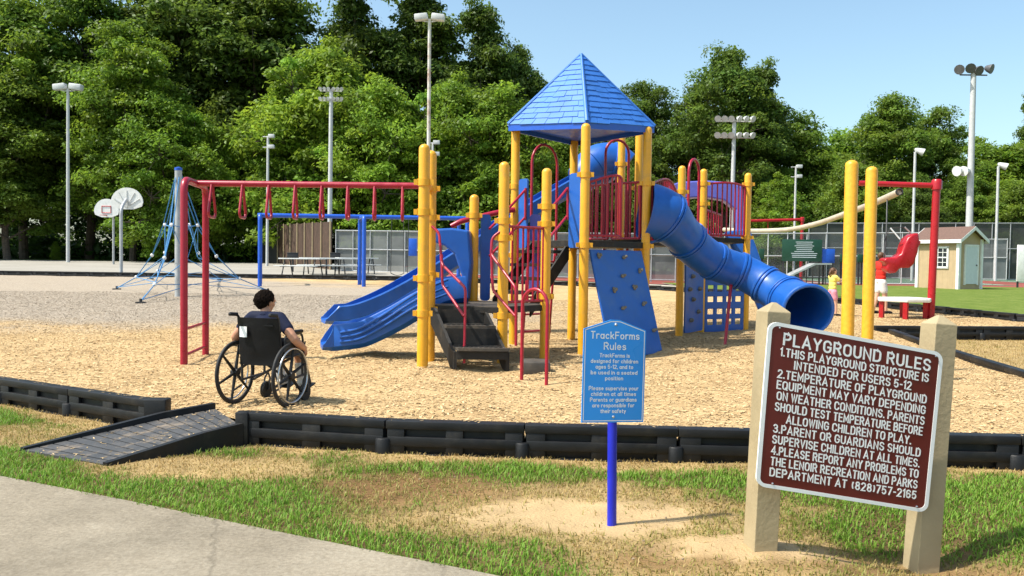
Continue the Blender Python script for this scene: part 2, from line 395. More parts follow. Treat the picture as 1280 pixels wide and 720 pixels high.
# foreground lawn with bare patches
def zones(x, y):
    """sand, soil, dry weights (0..1) of the lawn"""
    n = fbm(x*1.4+3, y*1.4+9); n2 = fbm(x*5+1, y*5+7)
    w = (n-.5)*.9+(n2-.5)*.5
    e = lambda cx, cy, rx, ry: np.sqrt(((x-cx)/rx)**2+((y-cy)/ry)**2)+w
    n4 = fbm(x*13, y*13); w = w+(n4-.5)*.5; sand = .92*(1-sm(.62, 1.12, e(.58, 5.17, .9, .38)))
    sand = np.maximum(sand, .9*(1-sm(.7, 1.15, e(1.38, 4.55, .5, .25))))
    soil = .8*(1-sm(.4, 1.3, e(-.75, 5.75, .8, .45)))
    soil = np.maximum(soil, .75*(1-sm(.6, 1.2, e(1.75, 4.45, 1.2, .30))))
    curb = np.interp(x, [-7.45, -3.25, -2.3, -1, 1.34, 5.2], [10.1, 7.65, 7.14, 6.86, 6.68, 6.6])
    dry = 1-sm(.18, .5, curb-y+w*.55)
    dry = np.maximum(dry, 1-sm(.6, 1.2, e(-2.2, 6.25, 1.0, .45)))
    dry = np.maximum(dry, .85*(1-sm(.75, 1.35, e(.58, 5.2, 1.2, .72))))
    dry = np.maximum(dry, .8*(1-sm(.6, 1.3, e(1.6, 4.4, 1.6, .5))))
    dry = np.maximum(dry, .8*(1-sm(.6, 1.2, e(-4.6, 7.3, 1.3, .55))))
    dry = np.maximum(dry, .8*(1-sm(.5, 1.2, e(9.5, 17.3, 3, .9))))
    return sand, soil, dry
SLp, SRp = P(950, 684, 4.52), P(1150.5, 714, 4.68)
def lawn_z(x, y):
    z = GZ + .03*(fbm(x*1.1, y*1.1)-.5) + .02*(fbm(x*5, y*5)-.5)
    for p, r in ((SLp, .42), (SRp, .5)): z = z + (p.z-GZ)*np.exp(-((x-p.x)**2+(y-p.y)**2)/(r*r))
    return z
gx_ = np.arange(-9.5, 16, .09); gy_ = np.arange(.5, 18.45, .09)
XX, YY = np.meshgrid(gx_, gy_); sand, soil, dry = zones(XX, YY)
n3 = fbm(XX*7, YY*7)[..., None]
gsoil = np.array([.115, .075, .035])*(.6+.8*n3); gs = np.array([.44, .31, .165])*(.72+.5*n3); gb = np.array([.165, .092, .04])*(.6+.8*n3); gd = np.array([.34, .24, .11])*(.6+.8*n3)
col = gsoil*np.ones_like(XX)[..., None]
for wgt, c in ((dry, gd), (soil, gb), (sand, gs)): col = col*(1-wgt[..., None])+c*wgt[..., None]
lm = attr_mat('lawn_soil', 'tint', .95, 0, spec=.1); N = lm.node_tree.nodes; L = lm.node_tree.links
nz = N.new('ShaderNodeTexNoise'); nz.inputs['Scale'].default_value = 60; nz.inputs['Detail'].default_value = 6; tcx = N.new('ShaderNodeTexCoord'); L.new(tcx.outputs['Object'], nz.inputs['Vector'])
bp = N.new('ShaderNodeBump'); bp.inputs['Strength'].default_value = .6; bp.inputs['Distance'].default_value = .02; L.new(nz.outputs['Fac'], bp.inputs['Height']); L.new(bp.outputs[0], N['Principled BSDF'].inputs['Normal'])
me = np_mesh('lawn', np.stack([XX, YY, lawn_z(XX, YY)], -1).reshape(-1, 3), grid_faces(*XX.shape), col.reshape(-1, 3), True)
tag(obj('lawn', me, lm), kind='structure')
# sidewalk
s0, s1 = G(0, 599, GZ), G(590, 719, GZ); dirn = (s1-s0).normalized(); pe = V((-dirn.y, dirn.x, 0))*-1
WALK = [s0-dirn*6, s0-dirn*1.2, s0, s0.lerp(s1, .33)+V((.0, .015, 0)), s0.lerp(s1, .66), s1, s1+dirn*2.5, s1+dirn*7]
wm, N, L, b, tc, rp = ground_mat('old_concrete', (.165, .138, .10), (.245, .208, .155), (.32, .28, .215), .9, 40, .4, .9)
sv = N.new('ShaderNodeTexNoise'); sv.inputs['Scale'].default_value = .8; sv.inputs['Detail'].default_value = 9; sv.inputs['Roughness'].default_value = .72; L.new(tc.outputs['Object'], sv.inputs[0])
sm_ = N.new('ShaderNodeMapRange'); sm_.inputs[1].default_value = .42; sm_.inputs[2].default_value = .68; sm_.inputs[3].default_value = 1.12; sm_.inputs[4].default_value = .74; L.new(sv.outputs['Fac'], sm_.inputs[0])
vc = N.new('ShaderNodeTexVoronoi'); vc.feature = 'DISTANCE_TO_EDGE'; vc.inputs['Scale'].default_value = .42; wv_ = N.new('ShaderNodeVectorMath'); wv_.operation = 'ADD'; L.new(tc.outputs['Object'], wv_.inputs[0]); wsn = N.new('ShaderNodeVectorMath'); wsn.operation = 'SCALE'; wsn.inputs['Scale'].default_value = .35; L.new(sv.outputs['Color'], wsn.inputs[0]); L.new(wsn.outputs[0], wv_.inputs[1]); L.new(wv_.outputs[0], vc.inputs['Vector'])
cm = N.new('ShaderNodeMapRange'); cm.inputs[1].default_value = .001; cm.inputs[2].default_value = .006; cm.inputs[3].default_value = .78; L.new(vc.outputs['Distance'], cm.inputs[0])
pm_ = N.new('ShaderNodeMath'); pm_.operation = 'MULTIPLY'; L.new(sm_.outputs[0], pm_.inputs[0]); L.new(cm.outputs[0], pm_.inputs[1]); sc_ = N.new('ShaderNodeVectorMath'); sc_.operation = 'SCALE'; L.new(rp.outputs[0], sc_.inputs[0]); L.new(pm_.outputs[0], sc_.inputs['Scale']); L.new(sc_.outputs[0], b.inputs['Base Color'])
wk = MB(); off = V((0, 0, .03)); bot = [p+pe*5 for p in WALK]
wk.prism([V((p.x, p.y, GZ))+V((0, 0, -.06)) for p in WALK]+[V((p.x, p.y, GZ-.06)) for p in bot[::-1]], V((0, 0, .085)))
struct('sidewalk', wk, wm, False)
def walk_side(x, y): return (x-s0.x)*pe.x+(y-s0.y)*pe.y   # > 0 on the concrete
# grass blades
def blades(name, xr, yr, n, label, hscale=1.0, clip=None):
    x = RNG.uniform(*xr, n); y = RNG.uniform(*yr, n)
    inm = inside(MULCH, x, y); ok = ~inm & (np.abs(x) < y*.64+.5)
    wsd = walk_side(x, y); ok &= wsd < .012+.03*(vnoise(x*9, y*9)-.35)
    # ramp footprint
    ok &= ~inside([(-3.02, 6.22), (-2.22, 7.0), (-2.2, 7.7), (-2.7, 7.8), (-3.98, 6.72)], x, y)
    for (cx, cy, rr) in KEEP: ok &= (x-cx)**2+(y-cy)**2 > rr*rr
    x, y = x[ok], y[ok]; sand, soil, dry = zones(x, y)
    keep = RNG.random(len(x)) < np.clip(1-1.04*sand+.55*(vnoise(x*5+3, y*5+8) > .9), 0, 1)*np.clip(1-.5*soil, 0, 1)*np.clip(1-.35*dry, 0, 1)
    x, y, sand, soil, dry = x[keep], y[keep], sand[keep], soil[keep], dry[keep]; n = len(x)
    tuft = fbm(x*4+5, y*4+2)
    h = (.022+.032*RNG.random(n)+.04*np.clip(tuft-.42, 0, 1))*hscale*(1-.35*np.maximum(soil, dry))
    a = RNG.random(n)*2*math.pi; lean = .25+RNG.random(n)*.8; lean = np.where(RNG.random(n) < .25*np.maximum(dry, soil)+.05, 1.7, lean)
    w = (.0022+.0022*RNG.random(n))*hscale**.6
    d = np.stack([np.cos(a), np.sin(a)], -1); s = np.stack([-np.sin(a), np.cos(a)], -1)
    z = lawn_z(x, y)-.004; c = np.stack([x, y], -1)
    m = c+d*(h*.45*lean*.5)[:, None]; t = c+d*(h*lean)[:, None]
    vs = np.zeros((n, 5, 3)); hz = h*np.clip(1.15-.45*lean, .25, 1)
    vs[:, 0, :2] = c-s*w[:, None]; vs[:, 1, :2] = c+s*w[:, None]; vs[:, 2, :2] = m+s*(w*.8)[:, None]; vs[:, 3, :2] = m-s*(w*.8)[:, None]; vs[:, 4, :2] = t
    vs[:, 0, 2] = vs[:, 1, 2] = z; vs[:, 2, 2] = vs[:, 3, 2] = z+hz*.62; vs[:, 4, 2] = z+hz
    i = np.arange(n)[:, None]*5
    fq = np.concatenate([i, i+1, i+2, i+3], 1); ft = np.concatenate([i+3, i+2, i+4, i+4], 1)
    dd = np.clip(np.maximum(dry, .9*soil)*1.05-.06+(RNG.random(n)-.5)*.45+(fbm(x*2.2, y*2.2)-.5)*.7, 0, 1)
    r = RNG.random(n)[:, None]
    green = np.array([.095, .22, .014])*(1-r)+np.array([.25, .41, .05])*r; straw = np.array([.36, .23, .075])*(1-r)+np.array([.56, .42, .19])*r
    mid = np.array([.22, .24, .045])
    k = dd[:, None]; col = np.where(k < .5, green*(1-2*k)+mid*2*k, mid*(2-2*k)+straw*(2*k-1))
    # triangles as faces of 4 would degenerate: build two meshes' worth of faces by hand
    me = bpy.data.meshes.new(name); vsr = vs.reshape(-1, 3)
    me.vertices.add(len(vsr)); me.vertices.foreach_set('co', vsr.astype(np.float32).ravel())
    lo = np.concatenate([fq.ravel(), ft[:, :3].ravel()]).astype(np.int32)
    me.loops.add(len(lo)); me.loops.foreach_set('vertex_index', lo)
    st = np.concatenate([np.arange(n)*4, n*4+np.arange(n)*3]).astype(np.int32)
    me.polygons.add(2*n); me.polygons.foreach_set('loop_start', st); me.update(calc_edges=True)
    at = me.color_attributes.new('tint', 'FLOAT_COLOR', 'POINT'); cc = np.ones((len(vsr), 4), np.float32); cc[:, :3] = np.repeat(col, 5, 0); at.data.foreach_set('color', cc.ravel())
    tag(obj(name, me, M['blade']), label, 'grass', kind='stuff')
M['blade'] = attr_mat('grass_blade', 'tint', .55, .35, spec=.3)
BP = G(765, 656, GZ)
SL, SR = SLp, SRp
KEEP = [(BP.x, BP.y, .05), (SL.x, SL.y, .12), (SR.x, SR.y, .12)]
blades('grass', (-6.5, 6.5), (3.6, 9.6), 330000, 'patchy green and straw coloured grass in front of the black border')
blades('grass', (5.8, 15), (7.5, 18.4), 90000, 'grass in the corner beyond the border on the right', 1.4)
pb = MB()
for _ in range(420):
    x = random.uniform(-4, 4.5); y = random.uniform(4.1, 6.5); sa, so_, dr_ = (float(q) for q in zones(np.array(x), np.array(y)))
    if random.random() > max(sa, so_, .5*dr_)*.9+.02 or walk_side(x, y) > -.03: continue
    r = random.uniform(.003, .011); pb.ell((x, y, float(lawn_z(np.array(x), np.array(y)))+r*.3), (r, r*random.uniform(.6, 1), r*.6), 6, Matrix.Rotation(random.uniform(0, 6), 3, 'Z').to_quaternion())
tag(obj('pebbles', pb, mat('pebble_clod', (.27, .20, .13), .9, var=.5, scale=30), None, False), 'small clods and pebbles scattered over the bare soil by the signs', 'pebbles', kind='stuff')
# lawn field on the right, concrete pad on the left, tennis courts
fieldm = ground_mat('mown_grass', (.065, .105, .014), (.115, .16, .024), (.20, .225, .06), 1.6, 9, .8)[0]
FIELD = [(fe1.x+1.4, fe1.y-1.1), (fe1.x+.05, fe1.y+.1), ((fe1.x+fe2.x)/2+.25, (fe1.y+fe2.y)/2+.1), (fe2.x+.05, fe2.y+.1), (9.2, 33.6), (8.5, 47.5), (60, 47.5), (60, 15)]
sheet('mown_field', FIELD, 3, lambda x, y: hh(x, y)+.02, fieldm)
padm = ground_mat('pale_concrete', (.25, .23, .195), (.31, .288, .25), (.37, .345, .305), .3, 8, .15)[0]
sheet('concrete_pad', [(-45, 38.8), (-6.0, 38.8), (-3.5, 41), (-9, 66), (-45, 66)], 3, lambda x, y: hh(x, y)+.01, padm)
pathm = ground_mat('pale_path', (.38, .33, .26), (.45, .40, .32), (.52, .47, .38), .5, 10, .2)[0]
sheet('path', [(-5.9, 38.85), (3, 38.4), (6.5, 36.7), (9.1, 33.7), (8.4, 47.4), (60, 47.6), (60, 49.6), (-3.4, 43.5), (-3.4, 41)], 3, lambda x, y: hh(x, y)+.005, pathm)
courtr = ground_mat('red_court_paint', (.20, .06, .05), (.25, .075, .06), (.30, .10, .08), .4, 6, .1)[0]
courtg = ground_mat('green_court_paint', (.07, .13, .08), (.09, .16, .10), (.12, .19, .13), .4, 6, .1)[0]
sheet('court_surround', [(-10, 44.5), (60, 50), (60, 86), (-10, 86)], 4, lambda x, y: hh(x, y)-.01, courtr)
for (x0, x1) in ((-7.5, 4.5), (20, 31), (35.5, 46)):
    sheet('court', [(x0, 51.5), (x1, 51.5), (x1, 76), (x0, 76)], 4, lambda x, y: hh(x, y)+.0, courtg)
    ln = MB()
    for xx in (x0+.6, x1-.6): ln.box((xx, 63.5, H(xx, 63.5)+.006), (.1, 23, .004), (V((1, 0, 0)), V((0, 1, H(xx, 64.5)-H(xx, 63.5))), V((0, 0, 1))))
    for yy_ in (53, 58, 69): ln.box(((x0+x1)/2, yy_, H((x0+x1)/2, yy_)+.01), (x1-x0-1.2, .12, .006))
    tag(obj('court_line', ln, M['whitepaint']), kind='structure')
# ================================================================== BORDER PIECES
def border_piece():
    root = thing('border_timber', 'black plastic border timber', 'border')
    b = MB(); L_ = 1.17; z0, z1 = -.185, .10
    b.box((0, .016, (z0+z1)/2), (L_, .07, z1-z0-.02))
    b.box((0, 0, z1-.034), (L_+.012, .125, .068)); b.box((0, -.02, -.068), (L_-.02, .082, .08)); b.box((0, -.02, z0+.008), (L_-.02, .085, .02))
    for x, w in ((-L_/2+.08, .15), (0, .15), (L_/2-.08, .15)): b.box((x, -.019, (z0+z1)/2-.03), (w, .077, z1-z0-.064))
    obj('rail', b, M['black'], root, bevel=.008)
    s = MB(); s.lathe((L_/2-.01, -.035, z0), [(.062, 0), (.062, .13), (.055, .14), (.02, .142)], 14)
    obj('stake_socket', s, M['black'], root); return root
bproto = border_piece(); first = True
near_lab = ['black slotted border timber right of the ramp, nearest the wheelchair', 'black border timber second from the ramp, left of the blue sign', 'black border timber ending just left of the blue sign post',
            'black border timber directly behind the blue sign post', 'black border timber partly hidden by the left post of the maroon sign', 'black border timber behind the maroon sign and its right post']
left_lab = ['black border timber meeting the left rail of the ramp', 'black border timber second from the ramp on its left side', 'black border timber at the left edge of the photograph', 'black border timber just past the left edge of the picture']
def run(pts, labels=None, common=None, group=None, flip=False):
    global first
    for i, (a, b_) in enumerate(zip(pts, pts[1:])):
        a, b_ = V((a[0], a[1], 0)), V((b_[0], b_[1], 0)); m = (a+b_)/2; d = b_-a
        o = bproto if first else dup(bproto); first = False
        lab = labels[i] if labels and i < len(labels) else common
        place(o, (m.x, m.y, H(m.x, m.y)+(.10 if flip else 0)), math.atan2(d.y, d.x)+(math.pi if flip else 0), (d.length/1.185, 1, 1), lab, group)
run(NEAR, near_lab, None, 'border timbers along the near edge')
run(LEFT[::-1], left_lab[::-1], None, 'border timbers left of the ramp')
run(WEDGE_NEAR, None, 'black border timber curving past the right edge beside the grass corner', 'border timbers of the grass corner')
run(WEDGE_BACK, None, 'black border timber along the back of the grass corner', 'border timbers behind the grass corner')
run([(p.x, p.y) for p in polyline(FAR_R, 1.3)], None, 'black border timber between the mulch and the mown field', 'border timbers along the field', True)
run([(p.x, p.y) for p in polyline(FAR_L, 1.3)], None, 'black border timber between the mulch and the pale concrete pad', 'border timbers along the concrete pad', True)
# ================================================================== RAMP
rt = thing('access_ramp', 'dark grooved plastic ramp with raised black sides leading up into the mulch', 'ramp', (-3, 6.9, GZ))
L0, L1, R0_, R1_ = V((-3.9, 6.70, GZ)), V((-2.72, 7.72, .0)), V((-3.07, 6.28, GZ)), V((-2.30, 7.06, .0))
LA, RA = L0.lerp(L1, .70)+V((0, 0, .012)), R0_.lerp(R1_, .70)+V((0, 0, .012))
rs = MB(); nb = 15
for i in range(nb):
    def edge(A, B, C, t): return A.lerp(B, t/.70) if t < .70 else B.lerp(C, (t-.70)/.30)
    t0, t1 = i/nb+.004, (i+1)/nb-.006
    q = [edge(R0_, RA, R1_, t0), edge(L0, LA, L1, t0), edge(L0, LA, L1, t1), edge(R0_, RA, R1_, t1)]
    rs.prism([p+V((0, 0, .012)) for p in q], V((0, 0, -.03)))
M['ramp'] = mat('scuffed_dark_plastic', (.05, .05, .052), .6, var=.2, scale=8, bump=.4, bscale=40, dirt=(.32, .24, .16), dirtamt=.85)
obj('ramp_board', rs, M['ramp'], rt, False)
for A, B, C, nm in ((L0, LA, L1, 1), (R0_, RA, R1_, -1)):
    sd = MB(); out = (L0-R0_).normalized()*(.03*nm)
    hi = .065 if nm == 1 else .022
    pl = [A+V((0, 0, .03)), B+V((0, 0, hi)), C+V((0, 0, hi if nm == 1 else .015)), V((C.x, C.y, GZ-.03)), V((A.x, A.y, GZ-.03))]
    sd.prism([p+out*.2 for p in pl], out*1.6); obj('side_rail', sd, M['black'], rt, False)
n_ = 180; u_ = RNG.random(n_); v_ = RNG.random(n_)*.9+.05; keep_ = RNG.random(n_) < .25+.6*np.sin(u_*9+v_*2)**2; vs_c = []
for a, b_ in zip(u_[keep_], v_[keep_]):
    q = edge(R0_, RA, R1_, a).lerp(edge(L0, LA, L1, a), b_)+V((0, 0, .015)); th = random.uniform(0, 6.28); l = random.uniform(.008, .022); d1 = V((math.cos(th), math.sin(th), .1))*l; d2 = V((-math.sin(th), math.cos(th), 0))*l*.3
    vs_c += [q-d1-d2, q+d1-d2*.6, q+d1+d2, q-d1+d2*.8]
for (ax_, ay_), (bx_, by_) in list(zip(NEAR, NEAR[1:]))+list(zip(LEFT, LEFT[1:])):
    for _ in range(16):
        t = random.random(); q = V((ax_+(bx_-ax_)*t, ay_+(by_-ay_)*t+random.gauss(0, .03), .105)); th = random.uniform(0, 6.28); l = random.uniform(.006, .018); d1 = V((math.cos(th), math.sin(th), .05))*l; d2 = V((-math.sin(th), math.cos(th), 0))*l*.35
        vs_c += [q-d1-d2, q+d1-d2*.6, q+d1+d2, q-d1+d2*.8]
me = np_mesh('ramp_chips', np.array([tuple(p) for p in vs_c]), np.arange(len(vs_c)).reshape(-1, 4), np.repeat(np.array([.55, .40, .22])*RNG.uniform(.6, 1.2, (len(vs_c)//4, 1)), 4, 0)); tag(obj('wood_chips', me, M['chip']), 'stray pale wood chips lying on the ramp boards and black border tops', 'mulch', kind='stuff')
cp = MB(); cp.box((-2.27, 7.1, -.04), (.11, .11, .29)); obj('corner_post', cp, M['black'], rt, bevel=.012)
cp = MB(); cp.box((-3.21, 7.6, -.03), (.2, .14, .30)); obj('corner_post', cp, M['black'], rt, bevel=.012)
# ================================================================== PLAY STRUCTURE
PS = thing('play_structure', 'large red, blue and yellow play structure with a blue pyramid roof and slides', 'play structure', (1, 13.5, 0))
def post(x, y, zt, collars=(), r=.072, base=-.12):
    b = MB(); pr = [(r, base), (r, zt-r*.9)] + [(r*math.cos(a), zt-r*.9+r*.9*math.sin(a)) for a in (.35, .7, 1.05, 1.35)]+[(.004, zt)]
    b.lathe((x, y, 0), pr, 20); o = obj('post', b, M['yellow'], PS)
    for z in collars:
        c = MB(); c.lathe((x, y, z), [(r+.001, -.045), (r+.014, -.043), (r+.014, .043), (r+.001, .045)], 20)
        c.box((x+r+.03, y-.03, z), (.05, .035, .07)); c.box((x-r-.03, y-.03, z), (.05, .035, .07))
        obj('collar', c, M['yellow'], o)
    return V((x, y, 0))
pA = G(528, 461); zA = P(530, 180, pA.y).z; A = post(pA.x, pA.y, zA, (.72, 1.17, 2.02, 2.4))
pA2 = G(537, 450); A2 = post(pA2.x, pA2.y, P(539, 188, pA2.y).z, (.72, 1.2, 2.0, 2.4))
pB = P(592, 330, 13.0); B = post(pB.x, pB.y, P(592, 243, 13.0).z, (.75, 2.1))
pC = P(629, 330, 11.45); C = post(pC.x, pC.y, P(629, 202, 11.45).z, (.66, 1.72, 1.95))
pE = P(682, 330, 12.2); E = post(pE.x, pE.y, P(682, 210, 12.2).z, (.9, 1.95, 2.2))
pD = P(643, 300, 14.1); D = post(pD.x, pD.y, 3.66, (1.5, 2.65))
pG = G(728, 443); Gp = post(pG.x, pG.y, P(728, 154, pG.y).z, (1.66, 2.72))
pF = G(714, 424); Fp = post(pF.x, pF.y, 3.7, (1.66,))
pI = P(807, 310, 14.0); I = post(pI.x, pI.y, 3.66, (1.68, 2.72))
pH = P(797, 300, 15.3); Hq = post(pH.x, pH.y, 3.75, (1.7, 2.75))
pJ = P(776, 250, 16.3); J = post(pJ.x, pJ.y, 4.0, (1.9, 3.3))
pK = G(848.6, 421); K = post(pK.x, pK.y, P(849, 207, pK.y).z, (2.75, 1.95))
pL = G(875.6, 416); Lp = post(pL.x, pL.y, P(876, 211, pL.y).z, (3.0, 2.6, 1.95))
pM = G(931, 414); Mp = post(pM.x, pM.y, P(931, 216, pM.y).z, (3.05, 1.95))
def deck(poly, z, th=.09):
    b = MB(); b.prism([V((p[0], p[1], z-th)) for p in poly], V((0, 0, th-.012)))
    cx = sum(p[0] for p in poly)/len(poly); cy = sum(p[1] for p in poly)/len(poly)
    t_ = MB(); t_.prism([V((cx+(p[0]-cx)*.985, cy+(p[1]-cy)*.985, z-.0118)) for p in poly], V((0, 0, .012)))
    o = obj('deck', b, M['deck'], PS, False); obj('deck_top', t_, M['tread'], o, False); return o
DZ = 1.74; LZ = .78; SZ = 1.93
deck([(D.x, D.y), (Gp.x, Gp.y), (I.x, I.y), (Fp.x, Fp.y)], DZ, .1)
deck([(A2.x-.02, A2.y), (C.x-.02, C.y-.06), (E.x, E.y), (.06, 13.05), (B.x, B.y), (-1.2, 12.75)], LZ, .09)
deck([(K.x, K.y), (Lp.x, Lp.y), (Mp.x, Mp.y), (4.7, 19.3), (3.3, 19.0), (2.65, 17.3)], SZ, .1)
deck([(I.x-.05, I.y+.12), (K.x-.05, K.y+.12), (2.65, 17.25), (Fp.x+.1, Fp.y+.1)], DZ+.05, .08)
# --- roof
apex = P(726.5, 68, 14.0); cl, cf, cr = P(635.5, 156, 14.0), P(733.5, 152.5, 13.0), P(818, 158.5, 14.1)
cb = V((cl.x+cr.x-cf.x, cl.y+cr.y-cf.y+.2, 3.60))
def roof():
    cs = [cl, cf, cr, cb]; b = MB(); rows = 13
    rf = MB()
    for i in range(4): rf.add([cs[i], cs[(i+1) % 4], apex], [(0, 1, 2)])
    o = obj('roof', rf, M['blue_roof'], PS, False)
    for i in range(4):
        a, c = cs[i], cs[(i+1) % 4]; n = (c-a).cross(apex-a).normalized()
        if n.z < 0: n = -n
        b = MB()
        for r in range(rows):
            t0 = r/rows; t1 = (r+1)/rows+.012
            p0, p1 = a.lerp(apex, t0), c.lerp(apex, t0); q0, q1 = a.lerp(apex, min(t1, .995)), c.lerp(apex, min(t1, .995))
            w = (p1-p0).length; nt = max(1, round(w/.27)); ofs = (r % 2)*.5+random.uniform(-.15, .15)
            ed = [0]+[min(max((k+ofs)/nt, 0.03), .97) for k in range(0 if ofs > .05 else 1, nt)]+[1]; ed = sorted(set(ed))
            for k in range(len(ed)-1):
                e0, e1 = ed[k]+.003, ed[k+1]-.003
                dr = random.choice((0, .0, .012, .02)); lift = .014+random.uniform(0, .006)
                A0, A1 = p0.lerp(p1, e0), p0.lerp(p1, e1); B0, B1 = q0.lerp(q1, e0), q0.lerp(q1, e1)
                dn = (A0-B0).normalized()*dr
                A0, A1 = A0+dn, A1+dn
                b.add([A0+n*.001, A1+n*.001, B1+n*.002, B0+n*.002, A0+n*lift, A1+n*lift, B1+n*.004, B0+n*.004],
                      [(0, 1, 2, 3), (4, 5, 6, 7), (0, 1, 5, 4), (1, 2, 6, 5), (3, 0, 4, 7)])
        obj('shingle_face', b, M['blue_roof'], o, False)
        m = MB(); m.tube([a+V((0, 0, .01)), apex+V((0, 0, .01))], [.035, .02], 8); obj('ridge_cap', m, M['blue_roof'], o)
        f = MB(); mid = (a+c)/2
        dn = V((0, 0, -.10))
        for u, v in ((a, mid), (mid, c)): f.prism([u, v, v+dn, u+dn], (V((apex.x, apex.y, 0))-V(((u.x+v.x)/2, (u.y+v.y)/2, 0))).normalized()*.03)
        obj('fascia', f, M['blue_steel'], o, False)
    un = MB(); un.prism([p+V((0, 0, -.03))+(V((apex.x, apex.y, p.z))-p)*.03 for p in cs], V((0, 0, .008))); obj('soffit', un, M['blue_steel'], o, False)
roof()
# --- barriers
def barrier(a, b_, z0, z1, nb=9, bow=0, name='barrier', r=.016, arch=0, material='red'):
    """panel of vertical bars between two plan points"""
    a, b_ = V((a[0], a[1], 0)), V((b_[0], b_[1], 0)); d = (b_-a); n = V((d.y, -d.x, 0)).normalized(); m = MB()
    def at(t, z): return a+d*t+n*(bow*math.sin(math.pi*t))+V((0, 0, z))
    top = [at(t/12, z1+arch*math.sin(math.pi*t/12)) for t in range(13)]; bot = [at(t/12, z0) for t in range(13)]
    m.tube(top, r*1.35, 10); m.tube(bot, r*1.35, 10); m.tube([at(0, z0), at(0, z1)], r*1.35, 10); m.tube([at(1, z0), at(1, z1)], r*1.35, 10)
    for i in range(1, nb):
        t = i/nb; m.tube([at(t, z0), at(t, z1+arch*math.sin(math.pi*t))], r, 8)
    return obj(name, m, M[material], PS)
def lp(a, b_, t): return (a.x+(b_.x-a.x)*t, a.y+(b_.y-a.y)*t)
barrier(lp(Gp, I, .07), lp(Gp, I, .56), DZ+.07, 2.62, 11, .22, arch=.12, r=.014)
barrier(lp(I, Fp, .08), lp(I, Fp, .45), DZ+.07, 2.75, 6)
barrier(lp(Fp, I, .06), lp(Fp, I, .5), DZ+.07, 2.75, 6)
barrier((I.x-.02, I.y+.1), (Hq.x, Hq.y-.1), DZ+.05, 2.78, 5)
barrier((I.x+.1, I.y+.05), (K.x-.1, K.y-.05), DZ+.05, 2.72, 14, .05, arch=.16, r=.013)
barrier(lp(Lp, Mp, .07), lp(Lp, Mp, .93), SZ+.05, 3.0, 9, .1, arch=.04)
barrier(lp(Lp, Mp, .0), (4.75, 19.2), SZ+.05, 2.5, 7)
barrier(lp(C, E, .08), lp(C, E, .94), LZ+.06, 1.88, 7, r=.015)
# hooped entries
def hoop(a, b_, z0, zt, r=.024, name='hoop'):
    a, b_ = V((a[0], a[1], 0)), V((b_[0], b_[1], 0)); w = (b_-a).length/2; c = (a+b_)/2; u = (b_-a).normalized(); m = MB()
    pts = [a+V((0, 0, z0)), a+V((0, 0, zt-w))]+arcpts(c+V((0, 0, zt-w)), -u, (0, 0, 1), w, 0, math.pi, 10)[1:-1]+[b_+V((0, 0, zt-w)), b_+V((0, 0, z0))]
    m.tube(pts, r, 10); return obj(name, m, M['red'], PS)
hoop(lp(D, Fp, .27), lp(D, Fp, .70), 1.5, 3.42)
q1, q2 = P(757, 200, 15.0), P(786, 200, 15.2); hoop((q1.x, q1.y), (q2.x, q2.y), 1.6, P(772, 175, 15.1).z)
hoop(lp(K, Lp, .3), lp(K, Lp, .78), SZ-.1, 3.43, .028)
# ladder on the far left side of the tower
ld = MB(); a, c = lp(D, Fp, .27), lp(D, Fp, .72)
for q in (a, c): ld.tube([(q[0]-.12, q[1]+.12, 0), (q[0]-.03, q[1]+.03, 1.7)], .021, 8)
for z in (.18, .48, .78, 1.08, 1.4): ld.tube([(a[0]-.12+.05*z, a[1]+.12-.05*z, z), (c[0]-.12+.05*z, c[1]+.12-.05*z, z)], .018, 8)
obj('ladder', ld, M['red'], PS)
# --- blue panels
def plate(a, b_, z0, z1, th=.03, material='blue', rnd=.05, name='panel', off=0):
    a, b_ = V((a[0], a[1], 0)), V((b_[0], b_[1], 0)); d = (b_-a); w = d.length; u = d.normalized(); n = V((u.y, -u.x, 0)); pl = []
    for cx, cz, a0 in ((w-rnd, z1-rnd, 0), (rnd, z1-rnd, 90), (rnd, z0+rnd, 180), (w-rnd, z0+rnd, 270)):
        for k in range(4): t = R(a0+30*k); pl.append(a+u*(cx+rnd*math.cos(t))+V((0, 0, cz+rnd*math.sin(t)))+n*(off-th/2))
    m = MB(); m.prism(pl, n*th); return obj(name, m, M[material], PS, False)
plate(lp(D, Gp, .07), lp(D, Gp, .20), 1.62, 2.76); plate(lp(D, Gp, .80), lp(D, Gp, .955), 1.62, 2.76)
bp1, bp2 = P(601, 300, 13.05), P(613, 300, 13.1); plate((bp1.x, bp1.y), (bp2.x, bp2.y), LZ, P(606, 268, 13.1).z)
bp1, bp2 = P(662, 300, 14.0), P(676, 300, 14.0); plate((bp1.x, bp1.y), (bp2.x, bp2.y), .9, P(668, 268, 14.0).z, material='violet')
